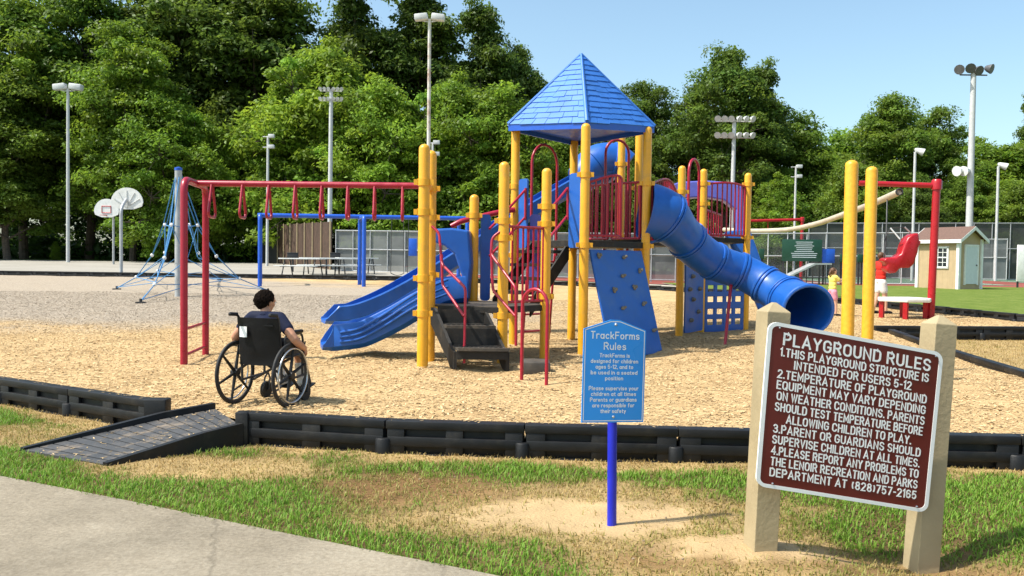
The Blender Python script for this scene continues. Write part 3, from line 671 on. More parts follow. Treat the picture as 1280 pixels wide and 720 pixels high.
# climbing panel with holds
tl, tr = V((*lp(Gp, I, .09), 1.60)), V((*lp(Gp, I, .93), 1.60)); o_ = V((.707, -.707, 0))*.46
bl, br = V((tl.x, tl.y, -.05))+o_, V((tr.x, tr.y, -.05))+o_
nn = (tr-tl).cross(bl-tl).normalized(); nn = nn if nn.y < 0 else -nn
cp = MB(); cp.prism([tl, tr, br, bl], -nn*.035); cpo = obj('climbing_panel', cp, M['blue'], PS, False, bevel=.012)
for hx, hy in ((.12, .06), (.60, .07), (.86, .20), (.50, .25), (.28, .38), (.80, .52), (.38, .55), (.46, .74), (.9, .78), (.2, .72), (.68, .36), (.12, .9)):
    p = tl.lerp(tr, hx).lerp(bl.lerp(br, hx), hy); m = MB()
    q = nn.to_track_quat('Z', 'Y') @ Matrix.Rotation(random.uniform(0, 6), 3, 'Z').to_quaternion()
    m.ell(p+nn*.015, (.052, .032, .032), 10, q); m.ell(p+nn*.03+V((.02, 0, .01)), (.03, .024, .024), 8, q); obj('handhold', m, M['holds'], cpo)
for hx in (.1, .5, .9):
    m = MB(); p = tl.lerp(tr, hx)+nn*.004+V((0, 0, -.06)); m.ell(p, .012, 6); obj('bolt', m, M['chrome'], cpo)
# second tower lower panels
pn = plate(lp(K, Lp, .12), lp(K, Lp, .95), .06, 1.42, off=.05, name='climbing_panel')
for hx, hz in ((.3, .3), (.7, .45), (.4, .7), (.75, .9), (.35, 1.15), (.65, 1.3), (.2, .9)):
    x, y = lp(K, Lp, .12+.83*hx); m = MB(); m.ell((x+.06, y-.06, hz), (.06, .05, .045), 8); obj('handhold', m, M['holds'], pn)
lat = MB(); a, c = V((*lp(Lp, Mp, .1), 0)), V((*lp(Lp, Mp, .93), 0)); u = (c-a).normalized(); n = V((u.y, -u.x, 0)); w = (c-a).length
for i in range(5): lat.box(a+u*(w*i/4)+V((0, 0, .55)), (.075, .05, 1.05), (u, n, V((0, 0, 1))))
for k, z in enumerate((.08, .32, .55, .78, 1.03)): lat.box(a+u*(w/2)+n*.003+V((0, 0, z)), (w+.05, .05, .10 if k % 2 else .14), (u, n, V((0, 0, 1))))
obj('lattice_panel', lat, M['blue'], PS, False, bevel=.01)
# hooded slide entry at the second tower, steep slide behind
hp = [P(836, 232, 18.9), P(850, 227, 18.9), P(885, 225.5, 18.9), P(915, 228, 18.9), P(929, 234, 18.9), P(930, 296, 18.9), P(921, 296, 18.9), P(920, 262, 18.9), P(905, 250, 18.9), P(880, 246, 18.9), P(850, 248, 18.9), P(838, 256, 18.9)]
hd = MB(); hd.prism(hp, V((.05, .45, 0))); obj('slide_hood', hd, M['violet'], PS, False, bevel=.03)
hd = MB(); hd.prism([P(905, 290, 18.3), P(937, 285, 18.3), P(953, 330, 18.2), P(972, 385, 18.0), P(976, 404, 18.0), P(955, 404, 18.0), P(930, 345, 18.2)], V((.12, .5, 0))); obj('steep_slide', hd, M['blue'], PS, False, bevel=.03)
hd = MB(); hd.ell(P(868, 292, 18.0), (.35, .2, .2), 14); obj('bubble_panel', hd, M['blue'], PS)
# --- tube slide
def tube_slide():
    # entry shroud + sections along a turning path, open flared exit
    path = spline([P(806, 264, 14.25), P(828, 270, 14.3), P(849, 289, 14.5), P(871, 312, 14.8), P(897, 329, 15.0), P(930, 341, 15.1), P(962, 359, 14.85), P(988, 375, 14.4), P(1010, 388, 13.7)], 6)
    rad = [.50, .46, .345, .33, .325, .315, .325, .37, .425]
    n = len(path); rr = [rad[min(8, i//6)]*(1-(i % 6)/6)+rad[min(8, i//6+1)]*((i % 6)/6) for i in range(n)]
    root = None; cuts = [0, 7, 15, 23, 29, 35, 41, n-1]
    nseg = 28
    T = [(path[min(i+1, n-1)]-path[max(i-1, 0)]).normalized() for i in range(n)]
    def ring(i, r):
        t = T[i]; u = t.cross(V((0, 0, 1))).normalized(); w = u.cross(t)
        return [path[i]+(u*math.cos(2*math.pi*k/nseg)+w*math.sin(2*math.pi*k/nseg))*r for k in range(nseg)]
    o = None
    for s in range(len(cuts)-1):
        a, b_ = cuts[s], cuts[s+1]; m = MB(); vs = []; fs = []; rows = 0
        for i in range(a, b_+1):
            vs += ring(i, rr[i]); rows += 1
        for i in range(b_, a-1, -1):
            vs += ring(i, rr[i]-.025); rows += 1
        for r_ in range(rows):
            q = (r_+1) % rows
            for k in range(nseg):
                l = (k+1) % nseg; fs.append((r_*nseg+k, r_*nseg+l, q*nseg+l, q*nseg+k))
        m.add(vs, fs)
        if o is None: o = obj('tube_slide', m, M['blue'], PS)
        else: obj('slide_section', m, M['blue'], o)
        if s:
            for dd in (-.03, .03):
                fl = MB(); c = path[a]+T[a]*dd
                fl.lathe(c, [(rr[a]-.01, -.024), (rr[a]+.026, -.02), (rr[a]+.03, 0), (rr[a]+.026, .02), (rr[a]-.01, .024)], nseg, T[a])
                # keep the flange hollow: drop end caps
                fl.f = [f for f in fl.f if len(f) == 4]; obj('flange', fl, M['blue'], o)
    ex = MB(); e = n-1; t = T[e]; u = t.cross(V((0, 0, 1))).normalized(); w = u.cross(t)
    ex.tube([path[e]+(u*math.cos(2*math.pi*k/nseg)+w*math.sin(2*math.pi*k/nseg))*(rr[e]-.01) for k in range(nseg)], .032, 8, closed=True)
    obj('exit_lip', ex, M['blue'], o)
    # entry plate at the deck
    c = path[0]; pl = MB(); a0 = V((I.x, I.y, 0))
    pts = [P(812, 226, 14.1), P(822, 231, 14.15), P(838, 248, 14.3), P(840, 275, 14.3), P(828, 300, 14.2), P(812, 306, 14.1)]
    pl.prism(pts, V((-.05, .35, 0))); obj('entry_shroud', pl, M['blue'], o, False, bevel=.03)
    lg = MB(); q1, q2 = P(914, 352, 15.0), G(906, 431); lg.tube([q1, V((q2.x, q2.y, -.05))], .028, 10); obj('slide_leg', lg, M['red'], PS)
tube_slide()
# --- long open slide behind the low deck and near double-walled slide
def chute(path, w, hgt, name, th=.03):
    path = spline(path, 6); n = len(path); m = MB(); vs = []; prof = []
    for sgn, k in ((-1, 1),):
        pass
    cs = [(-w/2-.035, hgt), (-w/2-.05, hgt-.02), (-w/2-.045, .02), (-w/2+.04, -.05), (w/2-.04, -.05), (w/2+.045, .02), (w/2+.05, hgt-.02), (w/2+.035, hgt), (w/2, hgt), (w/2-.01, .06), (w/2-.07, 0), (-w/2+.07, 0), (-w/2+.01, .06), (-w/2, hgt)]
    kk = len(cs)
    for i in range(n):
        t = (path[min(i+1, n-1)]-path[max(i-1, 0)]).normalized(); u = t.cross(V((0, 0, 1))).normalized(); up = u.cross(t)
        f = 1.0 if i < n-5 else max(.12, (n-1-i)/5)
        for cx, cz in cs: vs.append(path[i]+u*cx+up*(cz*f if cz > 0 else cz))
    fs = []
    for i in range(n-1):
        for k in range(kk): l = (k+1) % kk; fs.append((i*kk+k, i*kk+l, (i+1)*kk+l, (i+1)*kk+k))
    fs.append(tuple(range(kk))); fs.append(tuple((n-1)*kk+k for k in range(kk))); m.add(vs, fs)
    return obj(name, m, M['blue'], PS)
chute([P(768, 218, 17.0), P(740, 226, 16.9), P(660, 272, 16.4), P(576, 326, 15.9), P(500, 372, 15.4), P(450, 395, 15.1), P(425, 400, 15.0), P(404, 400, 14.9)], .56, .27, 'open_slide')
ns = chute([P(582, 372, 12.45), P(556, 376, 12.4), P(532, 388, 12.35), P(500, 407, 12.3), P(465, 424, 12.25), P(440, 430, 12.2), P(420, 432, 12.2), P(402, 431, 12.15)], .62, .33, 'double_wall_slide')
for k, dz in enumerate((.05, .13, .21)):      # moulded ribs along the near flank
    pts = spline([P(560, 372, 11.98), P(520, 388, 11.93), P(480, 412, 11.9), P(450, 427, 11.85), P(425, 431, 11.83)], 5)
    m = MB(); m.tube([p+V((0, -.005, dz*(1.25-.45*i/len(pts)))) for i, p in enumerate(pts)], .02, 8); obj('moulded_rib', m, M['blue'], ns)
hd = MB(); hd.prism([P(542, 286, 12.7), P(565, 285, 12.7), P(586, 288, 12.7), P(589, 330, 12.7), P(584, 376, 12.7), P(575, 376, 12.7), P(577, 345, 12.7), P(568, 318, 12.7), P(555, 307, 12.7), P(542, 303, 12.7)], V((.05, .5, 0))); obj('slide_hood', hd, M['blue'], PS, False, bevel=.03)
# hood over the top of the long slide
hd = MB(); pts = spline([P(779, 212, 17.0), P(768, 204, 17.0), P(752, 203, 16.95), P(738, 212, 16.9), P(724, 226, 16.8)], 5); hd.tube(pts, [.30]+[.385]*(len(pts)-6)+[.37, .35, .33, .31, .29], 22); ho = obj('slide_hood', hd, M['blue'], PS)
for k in (6, 13):
    m = MB(); t_ = (pts[k+1]-pts[k-1]).normalized(); m.lathe(pts[k], [(.38, -.03), (.415, -.02), (.415, .02), (.38, .03)], 22, t_); m.f = [f for f in m.f if len(f) == 4]; obj('flange', m, M['blue'], ho)
lg = MB(); q = P(421, 405, 15.05); lg.tube([q, V((q.x, q.y, -.05))], .028, 8); obj('slide_leg', lg, M['red'], PS)
# thick red rail towards the tower
m = MB(); m.tube(bend([P(564, 283, 13.7), P(575, 277, 13.7), P(620, 266, 13.9), P(643, 262, 14.0)], .2), .045, 10); obj('guide_rail', m, M['red'], PS)
# --- front stairs
def stair_front():
    st = MB(); d = V((.42, -.86, 0)); c0 = V((-.76, 11.62, 0)); wv = V((1, .02, 0))
    for sgn in (-1, 1):
        a = c0+wv*(.34*sgn)
        pl = [a+V((0, 0, LZ-.03)), a+d*.12+V((0, 0, LZ-.03)), a+d*.80+V((0, 0, .25)), a+d*.90+V((0, 0, .22)), a+d*.90+V((0, 0, -.03)), a+d*.80+V((0, 0, -.03)), a+d*.66+V((0, 0, .10)), a+V((0, 0, LZ-.26))]
        st.prism([p-wv*.02 for p in pl], wv*.04)
    trd = []
    for k, z in ((.30, .52), (.74, .26)):
        c = c0+d*k+V((0, 0, z-.02)); tm = MB(); trd.append(tm); tm.prism([c-wv*.33-d*.16, c+wv*.33-d*.16, c+wv*.33+d*.23, c-wv*.33+d*.23], V((0, 0, .04)))
        c = c0+d*(k+.17)+V((0, 0, z-.13)); st.prism([c-wv*.33, c+wv*.33, c+wv*.33+d*.02, c-wv*.33+d*.02], V((0, 0, .12)))
    for k, za, zb_ in ((.13, LZ-.05, .50), (.52, .50, .24)):
        c = c0+d*k; st.prism([c-wv*.32+V((0, 0, za)), c+wv*.32+V((0, 0, za)), c+wv*.32+V((0, 0, zb_)), c-wv*.32+V((0, 0, zb_))], d*.015)
    o = obj('front_stair', st, M['deck'], PS, False)
    for tm in trd: obj('tread', tm, M['tread'], o, False)
    for k, z in ((.32, .54), (.76, .28)):
        for i in range(9):
            g = MB(); c = c0+d*k+wv*(-.26+.065*i)+V((0, 0, z+.003)); g.prism([c-wv*.02-d*.12, c+wv*.02-d*.12, c+wv*.02+d*.12, c-wv*.02+d*.12], V((0, 0, .008))); obj('tread_rib', g, M['deck'], o, False)
stair_front()
def rail(pts, r=.019, name='handrail', rad=.07):
    m = MB(); m.tube(bend(pts, rad), r, 10); return obj(name, m, M['red'], PS)
rail([P(540, 283, 11.66), P(549, 291, 11.6), P(552, 330, 11.45), P(582, 360, 10.95), P(580, 454, 10.9)])
rail([P(552, 318, 11.47), P(553, 356, 11.42), P(580, 395, 10.92)])
rail([P(630, 286, 11.42), P(615, 297, 11.4), P(614, 318, 11.35), P(645, 360, 10.85), P(645, 432, 10.85)])
rail([P(614, 312, 11.35), P(616, 363, 11.3), P(644, 395, 10.85)])
# transfer step with hooped grab rail
bx = MB(); q = P(670, 462, 10.35); bx.box((q.x, q.y+.2, .07), (.36, .42, .18)); obj('transfer_step', bx, M['tread'], PS, bevel=.02)
q1, q2 = G(652, 475), G(683, 479); hoop((q1.x, q1.y), (q2.x, q2.y), -.05, P(668, 361, 9.9).z, .021, 'grab_hoop')
# steps from low deck to the tower
s1_, s0_ = V((*lp(D, Gp, .52), DZ)), V((-.02, 12.72, LZ)); dv = s1_-s0_; pv = V((dv.y, -dv.x, 0)).normalized(); st = MB()
for k in range(4):
    t = (k+.6)/4.6; c = s0_.lerp(s1_, t); h = V((dv.x, dv.y, 0)).normalized(); st.prism([c-pv*.36-h*.13, c+pv*.36-h*.13, c+pv*.36+h*.13, c-pv*.36+h*.13], V((0, 0, .05)))
for sgn in (-1, 1):
    a, c = s0_+pv*(.38*sgn), s1_+pv*(.38*sgn); st.prism([a+V((0, 0, .05)), c+V((0, 0, -.02)), c+V((0, 0, -.3)), a+V((0, 0, -.2))], pv*.03)
obj('tower_stair', st, M['deck'], PS, False)
for dy in (0, 34):
    rail([P(709, 236+dy, 13.05), P(687, 263+dy, 12.4), P(683, 268+dy, 12.25)], .021)
    rail([P(657, 237+dy, 13.85), P(622, 276+dy, 13.0), P(612, 286+dy, 12.85)], .021)
rail([P(710, 234, 13.03), P(709.5, 275, 13.0)], .02); rail([P(657, 235, 13.82), P(656.5, 275, 13.8)], .02)
# --- overhead loop ladder
ea, eb = G(230, 456), G(257, 443); zt = P(232, 224, ea.y).z
m = MB(); m.tube(bend([V((ea.x, ea.y, -.1)), V((ea.x, ea.y, zt)), V((eb.x, eb.y, zt)), V((eb.x, eb.y, -.1))], .17), .047, 14); arch = obj('ladder_arch', m, M['red'], PS)
for z in (.12, .46):
    m = MB(); m.tube([V((ea.x, ea.y, z)), V((eb.x, eb.y, z))], .02, 10); obj('rung', m, M['red'], arch)
b0 = V(((ea.x+eb.x)/2, (ea.y+eb.y)/2, zt)); b1 = V(((A.x+A2.x)/2-.1, (A.y+A2.y)/2, P(512, 232, 11.27).z))
m = MB(); m.tube([b0, b1], .042, 14); beam = obj('overhead_beam', m, M['red'], PS)
m = MB(); m.tube([b1-V((.01, 0, 0)), V((b1.x+.1, b1.y, b1.z))], .05, 12); m.tube([V((b1.x+.1, A.y, b1.z)), V((b1.x+.1, A2.y, b1.z))], .04, 12); obj('beam_clamp', m, M['yellow'], PS)
for px in (265, 303, 336, 369, 402, 435, 468, 503):
    t = 0; best = None
    for k in range(400):
        p = b0.lerp(b1, k/399); dd = p-CAM; sxp = 640+F*dd.dot(CR)/dd.dot(fw)
        if best is None or abs(sxp-px) < best[0]: best = (abs(sxp-px), p)
    p = best[1]; dirx = V((-.10, 1, 0)).normalized(); hw = .19; dn = .46
    m = MB(); loop = [p+dirx*.025+V((0, 0, -.02)), p+dirx*hw*.92+V((0, 0, -dn+.10)), p+dirx*hw+V((0, 0, -dn+.05)), p+dirx*(hw-.05)+V((0, 0, -dn)), p-dirx*(hw-.05)+V((0, 0, -dn)), p-dirx*hw+V((0, 0, -dn+.05)), p-dirx*hw*.92+V((0, 0, -dn+.10)), p-dirx*.025+V((0, 0, -.02))]
    m.tube(bend(loop, .06, 4), .018, 10); obj('hanging_loop', m, M['red'], beam)
# ================================================================== YELLOW POLES (right)
for lab, (px, py, Y) in (('taller thick yellow pole left of the other, behind the maroon sign', (1065, 200, 10.0)), ('slightly shorter thick yellow pole right of the other, behind the maroon sign', (1090, 208, 11.0))):
    q = P(px, py, Y); r = .075; m = MB(); zt = q.z
    m.lathe((q.x, q.y, 0), [(r, -.1), (r, zt-.06)]+[(r*math.cos(a), zt-.06+.06*math.sin(a)) for a in (.35, .7, 1.05, 1.35)]+[(.004, zt)], 22)
    tag(obj('yellow_pole', m, M['yellow_pad']), lab, 'pole', 'pair of thick yellow poles')
# ================================================================== SIGNS
def EA(cx, cy, rx, ry, a0, a1, n=7): return [(cx+rx*math.cos(R(a0+(a1-a0)*k/n)), cy+ry*math.sin(R(a0+(a1-a0)*k/n))) for k in range(n+1)]
GL = {
 'A': (.62, [[(0, 0), (.31, 1), (.62, 0)], [(.115, .30), (.505, .30)]]), 'B': (.54, [[(0, 0), (0, 1), (.28, 1)]+EA(.28, .765, .22, .235, 90, -90)+[(0, .53)], [(.28, .53)]+EA(.28, .265, .26, .265, 90, -90)+[(0, 0)]]),
 'C': (.55, [EA(.275, .72, .275, .28, 8, 180)+EA(.275, .28, .275, .28, 180, 352)]), 'D': (.55, [[(0, 0), (0, 1), (.25, 1)]+EA(.25, .7, .30, .30, 90, 0)+EA(.25, .3, .30, .30, 0, -90)+[(0, 0)]]),
 'E': (.47, [[(.47, 1), (0, 1), (0, 0), (.47, 0)], [(0, .52), (.40, .52)]]), 'F': (.45, [[(.45, 1), (0, 1), (0, 0)], [(0, .52), (.38, .52)]]),
 'G': (.56, [EA(.275, .72, .275, .28, 8, 180)+EA(.275, .28, .275, .28, 180, 360)+[(.55, .46), (.32, .46)]]), 'H': (.54, [[(0, 0), (0, 1)], [(.54, 0), (.54, 1)], [(0, .52), (.54, .52)]]), 'I': (.0, [[(0, 0), (0, 1)]]),
 'K': (.54, [[(0, 0), (0, 1)], [(.52, 1), (0, .40)], [(.18, .60), (.54, 0)]]), 'L': (.45, [[(0, 1), (0, 0), (.45, 0)]]), 'M': (.66, [[(0, 0), (0, 1), (.33, .25), (.66, 1), (.66, 0)]]), 'N': (.55, [[(0, 0), (0, 1), (.55, 0), (.55, 1)]]),
 'O': (.57, [EA(.285, .715, .285, .285, 0, 180)+EA(.285, .285, .285, .285, 180, 360)+[(.57, .715)]]), 'P': (.52, [[(0, 0), (0, 1), (.27, 1)]+EA(.27, .735, .25, .265, 90, -90)+[(0, .47)]]),
 'Q': (.57, [EA(.285, .715, .285, .285, 0, 180)+EA(.285, .285, .285, .285, 180, 360)+[(.57, .715)], [(.36, .2), (.58, -.05)]]),
 'R': (.54, [[(0, 0), (0, 1), (.27, 1)]+EA(.27, .745, .25, .255, 90, -90)+[(0, .49)], [(.28, .49), (.54, 0)]]), 'S': (.53, [EA(.265, .75, .25, .25, 18, 200)+[(.12, .57), (.40, .46)]+EA(.265, .26, .265, .26, 38, -168)]),
 'T': (.52, [[(0, 1), (.52, 1)], [(.26, 1), (.26, 0)]]), 'U': (.55, [[(0, 1)]+EA(.275, .28, .275, .28, 180, 360)+[(.55, 1)]]), 'V': (.58, [[(0, 1), (.29, 0), (.58, 1)]]), 'W': (.78, [[(0, 1), (.2, 0), (.39, .9), (.58, 0), (.78, 1)]]),
 'X': (.55, [[(0, 0), (.55, 1)], [(0, 1), (.55, 0)]]), 'Y': (.56, [[(0, 1), (.28, .47), (.56, 1)], [(.28, .47), (.28, 0)]]), 'Z': (.5, [[(0, 1), (.5, 1), (0, 0), (.5, 0)]]),
 '1': (.16, [[(0, .82), (.16, 1), (.16, 0)]]), '2': (.50, [EA(.25, .74, .25, .26, 165, -30)+[(0, 0), (.50, 0)]]), '3': (.50, [EA(.24, .76, .23, .24, 160, -80)+[(.18, .54)], [(.24, .54)]+EA(.24, .27, .26, .27, 80, -160)]),
 '4': (.54, [[(.40, 0), (.40, 1), (0, .30), (.54, .30)]]), '5': (.50, [[(.46, 1), (.07, 1), (.03, .52)]+EA(.245, .32, .255, .32, 130, -150)]), '6': (.52, [EA(.27, .72, .25, .28, 25, 180)+EA(.26, .3, .26, .3, 180, 540)]),
 '7': (.50, [[(0, 1), (.50, 1), (.18, 0)]]), '8': (.52, [EA(.26, .765, .22, .235, -90, 270), EA(.26, .265, .26, .265, 90, 450)]), '-': (.26, [[(0, .45), (.26, .45)]]), '.': (.0, [[(-.005, .0), (-.005, .06)]]), ',': (.03, [[(.04, .05), (.0, -.14)]]),
 '(': (.15, [EA(.42, .48, .42, .68, 145, 215)]), ')': (.15, [EA(-.27, .48, .42, .68, 35, -35)]), ' ': (.22, []),
 'a': (.46, [EA(.23, .32, .23, .32, 20, 340), [(.46, .64), (.46, 0)]]), 'b': (.46, [[(0, 1), (0, 0)], EA(.23, .32, .23, .32, 160, -160)]), 'c': (.42, [EA(.23, .32, .23, .32, 45, 315)]), 'd': (.46, [EA(.23, .32, .23, .32, 20, 340), [(.46, 1), (.46, 0)]]),
 'e': (.46, [[(.02, .34), (.46, .34)]+EA(.23, .32, .23, .32, 5, 315)]), 'f': (.30, [EA(.26, .84, .15, .16, 70, 180)+[(.11, 0)], [(0, .62), (.27, .62)]]), 'g': (.46, [EA(.23, .32, .23, .32, 20, 340), [(.46, .64), (.46, -.10)]+EA(.23, -.10, .23, .20, 0, -150)]),
 'h': (.42, [[(0, 1), (0, 0)], [(0, .4)]+EA(.21, .42, .21, .22, 160, 0)+[(.42, 0)]]), 'i': (.0, [[(0, .62), (0, 0)], [(0, .83), (0, .90)]]), 'k': (.40, [[(0, 1), (0, 0)], [(.36, .62), (0, .25)], [(.13, .38), (.40, 0)]]), 'l': (.0, [[(0, 1), (0, 0)]]),
 'm': (.68, [[(0, .64), (0, 0)], [(0, .42)]+EA(.17, .44, .17, .2, 160, 0)+[(.34, 0)], [(.34, .44)]+EA(.51, .44, .17, .2, 160, 0)+[(.68, 0)]]), 'n': (.42, [[(0, .64), (0, 0)], [(0, .4)]+EA(.21, .42, .21, .22, 160, 0)+[(.42, 0)]]), 'o': (.46, [EA(.23, .32, .23, .32, 0, 360, 12)]),
 'p': (.46, [[(0, .64), (0, -.28)], EA(.23, .32, .23, .32, 160, -160)]), 'r': (.28, [[(0, .64), (0, 0)], [(0, .38)]+EA(.22, .40, .22, .24, 165, 65)]), 's': (.40, [EA(.20, .48, .18, .16, 25, 210)+[(.10, .36), (.30, .29)]+EA(.20, .17, .20, .17, 35, -160)]),
 't': (.28, [[(.11, .88), (.11, .14)]+EA(.25, .14, .14, .14, 180, 290), [(0, .62), (.27, .62)]]), 'u': (.42, [[(0, .64)]+EA(.21, .22, .21, .22, 180, 345), [(.42, .64), (.42, 0)]]), 'v': (.42, [[(0, .64), (.21, 0), (.42, .64)]]), 'y': (.44, [[(0, .64), (.22, 0)], [(.44, .64), (.12, -.28)]])}
def letter(mb, s, w, cap, cx, cy, fr, sw=.16, gap=.24, asp=1.0):
    """one line of sign lettering drawn in strokes: w x cap in panel units, cy is the base line, sw the stroke width in cap heights"""
    tot = sum(GL[c][0]+(gap if c != ' ' else .14) for c in s)-gap; kx = w/(tot+sw); x = cx-w/2+sw*kx/2; ky = cap
    for c in s:
        gw, strokes = GL[c]
        for q, st in enumerate(strokes):
            pts = [(x+a*kx, cy+b_*ky*(1-sw*.0)) for a, b_ in st]; n = len(pts); vs = []
            cl_ = math.hypot(pts[0][0]-pts[-1][0], pts[0][1]-pts[-1][1]) < 1e-5 and n > 2
            # work in square units so that strokes keep one width
            U = [(p[0]*asp, p[1]) for p in pts]; hw = sw*cap/2
            for i in range(n):
                a = U[i-1] if i else (U[-2] if cl_ else None); b_ = U[(i+1) % n] if i < n-1 else (U[1] if cl_ else None); p = U[i]
                def nrm(u, v): d = math.hypot(v[0]-u[0], v[1]-u[1]) or 1; return (-(v[1]-u[1])/d, (v[0]-u[0])/d)
                if a is None: nn_ = nrm(p, b_); t = (nn_[1], -nn_[0]); p = (p[0]-t[0]*hw*.85, p[1]-t[1]*hw*.85); m_ = nn_; f = 1
                elif b_ is None: nn_ = nrm(a, p); t = (nn_[1], -nn_[0]); p = (p[0]+t[0]*hw*.85, p[1]+t[1]*hw*.85); m_ = nn_; f = 1
                else:
                    n1, n2 = nrm(a, p), nrm(p, b_); mx_, my_ = n1[0]+n2[0], n1[1]+n2[1]; d = math.hypot(mx_, my_) or 1; m_ = (mx_/d, my_/d); f = 1/max(.42, m_[0]*n1[0]+m_[1]*n1[1])
                for sg in (1, -1): vs.append(((p[0]+m_[0]*hw*f*sg)/asp, p[1]+m_[1]*hw*f*sg))
            z0, z1 = .0005, .0016+q*.00025; N_ = len(vs)
            V3 = [fr(a, b_, z1) for a, b_ in vs]+[fr(a, b_, z0) for a, b_ in vs]; fs = []
            for i in range(n-1): fs += [(2*i, 2*i+1, 2*i+3, 2*i+2), (2*i, 2*i+2, N_+2*i+2, N_+2*i), (2*i+1, 2*i+3, N_+2*i+3, N_+2*i+1)]
            mb.add(V3, fs)
        x += (gw+(gap if c != ' ' else .14))*kx
# maroon rules sign: panel corners in the photograph at their depths
tlc, trc, blc, brc = P(961, 401, 4.37), P(1179, 441, 4.58), P(944.5, 607, 4.37), P(1159, 641, 4.58)
def rframe(u, v, d):     # u,v in 0..1
    top = tlc.lerp(trc, u); bot = blc.lerp(brc, u); n = (trc-tlc).cross(blc-tlc).normalized(); n = n if n.y < 0 else -n
    return bot.lerp(top, v)+n*d
RS = thing('rules_sign', 'maroon playground rules sign with white lettering on two tan wooden posts', 'sign', (1.8, 4.65, GZ))
def rrect(fr, m, r, d0, d1, asp=1.0, hole=None):
    def ringp(m, r):
        o = []
        for cx, cy, a0 in ((1-m-r, 1-m-r*asp, 0), (m+r, 1-m-r*asp, 90), (m+r, m+r*asp, 180), (1-m-r, m+r*asp, 270)):
            for k in range(7): t = R(a0+15*k); o.append((cx+r*math.cos(t), cy+r*asp*math.sin(t)))
        return o
    mb = MB(); o = ringp(m, r); n = len(o)
    if hole:
        i = ringp(hole, max(r-hole+m, .012)); vs = [fr(*p, d0) for p in o]+[fr(*p, d0) for p in i]+[fr(*p, d1) for p in o]+[fr(*p, d1) for p in i]; fs = []
        for k in range(n):
            l = (k+1) % n; fs += [(2*n+k, 2*n+l, 3*n+l, 3*n+k), (k, l, 2*n+l, 2*n+k), (n+k, n+l, 3*n+l, 3*n+k)]
        mb.add(vs, fs)
    else:
        vs = [fr(*p, d0) for p in o]+[fr(*p, d1) for p in o]; mb.add(vs, [tuple(range(n)), tuple(range(n, 2*n))]+[(k, (k+1) % n, n+(k+1) % n, n+k) for k in range(n)])
    return mb
pan = obj('sign_panel', rrect(rframe, 0, .055, -.006, 0), M['brown_sign'], RS, False)
obj('sign_border', rrect(rframe, -.001, .056, -.007, .0022, hole=.021), M['sign_white'], pan, False)
lines = [('PLAYGROUND RULES', .07, .95, .081)]+[(t, a, b_, .057) for t, a, b_ in (('1.THIS PLAYGROUND STRUCTURE IS', .06, .945), ('INTENDED FOR USERS 5-12', .145, .845), ('2.TEMPERATURE OF PLAYGROUND', .055, .945), ('EQUIPMENT MAY VARY DEPENDING', .055, .945), ('ON WEATHER CONDITIONS. PARENTS', .06, .945),
         ('SHOULD TEST TEMPERATURE BEFORE', .055, .94), ('ALLOWING CHILDREN TO PLAY.', .125, .875), ('3.PARENT OR GUARDIANS SHOULD', .055, .94), ('SUPERVISE CHILDREN AT ALL TIMES.', .055, .94), ('4.PLEASE REPORT ANY PROBLEMS TO', .055, .94), ('THE LENOIR RECREATION AND PARKS', .055, .94), ('DEPARTMENT AT (828)757-2165', .055, .94))]
yv = .880
for i, (s, x0, x1, cap) in enumerate(lines):
    runs = [(s, x0, x1)]
    if '(' in s:      # the telephone number is set as a run of its own
        h1, h2 = s[:s.index('(')-1], s[s.index('('):]; wd = lambda q: sum(GL[c][0]+(.31 if c != ' ' else .14) for c in q); wa, wb, ws = wd(h1)-.31, wd(h2)-.31, .67
        k = (x1-x0)*.965/(wa+wb+ws); m0 = (x0+x1)/2-(x1-x0)*.4825; runs = [(h1, m0, m0+wa*k), (h2, m0+(wa+ws)*k, m0+(wa+ws+wb)*k)]
    for q, xa, xb in runs:
        mb = MB(); letter(mb, q, (xb-xa)*(.965 if len(runs) == 1 else 1), cap*.80, (xa+xb)/2, yv-(.0 if i else .004), rframe, .175 if i else .18, .31, .97/.90); obj('lettering', mb, M['sign_white'], pan, False)
    yv -= .0735 if i == 0 else .0665
def tanpost(pb, pt, w, Yf):
    # square post behind the panel, pyramid cap, leaning as in the photograph
    base, top = V(pb), V(pt); axis = (top-base).normalized(); n = (trc-tlc).cross(blc-tlc).normalized(); n = n if n.y < 0 else -n
    yaw = V((math.cos(.17), -math.sin(.17)*-1, 0)); u = V((.985, .17, 0)); u = (u-axis*u.dot(axis)).normalized(); w_ = axis.cross(u)
    m = MB(); h = w/2; vs = []
    for c, k in ((base-axis*.1, 1), (top-axis*.05, 1), (top, .16)):
        for a, b_ in ((-1, -1), (1, -1), (1, 1), (-1, 1)): vs.append(c+u*(a*h*k)+w_*(b_*h*k))
    fs = [(0, 1, 2, 3), (8, 9, 10, 11)]
    for j in (0, 4):
        for k in range(4): l = (k+1) % 4; fs.append((j+k, j+l, j+4+l, j+4+k))
    m.add(vs, fs); return obj('sign_post', m, M['tan'], RS, False, bevel=.004)
tb = P(950, 684, 4.52); tanpost((tb.x, tb.y, tb.z-.02), P(967.5, 378, 4.56), .135, 0)
tb = P(1150.5, 714, 4.68); tanpost((tb.x, tb.y, tb.z-.02), P(1174.5, 394, 4.76), .135, 0)
for u, v in ((.09, .03), (.955, .97), (.06, .97), (.93, .03)):
    m = MB(); m.ell(rframe(u, v, .004), .006, 8); obj('bolt', m, M['chrome'], pan)
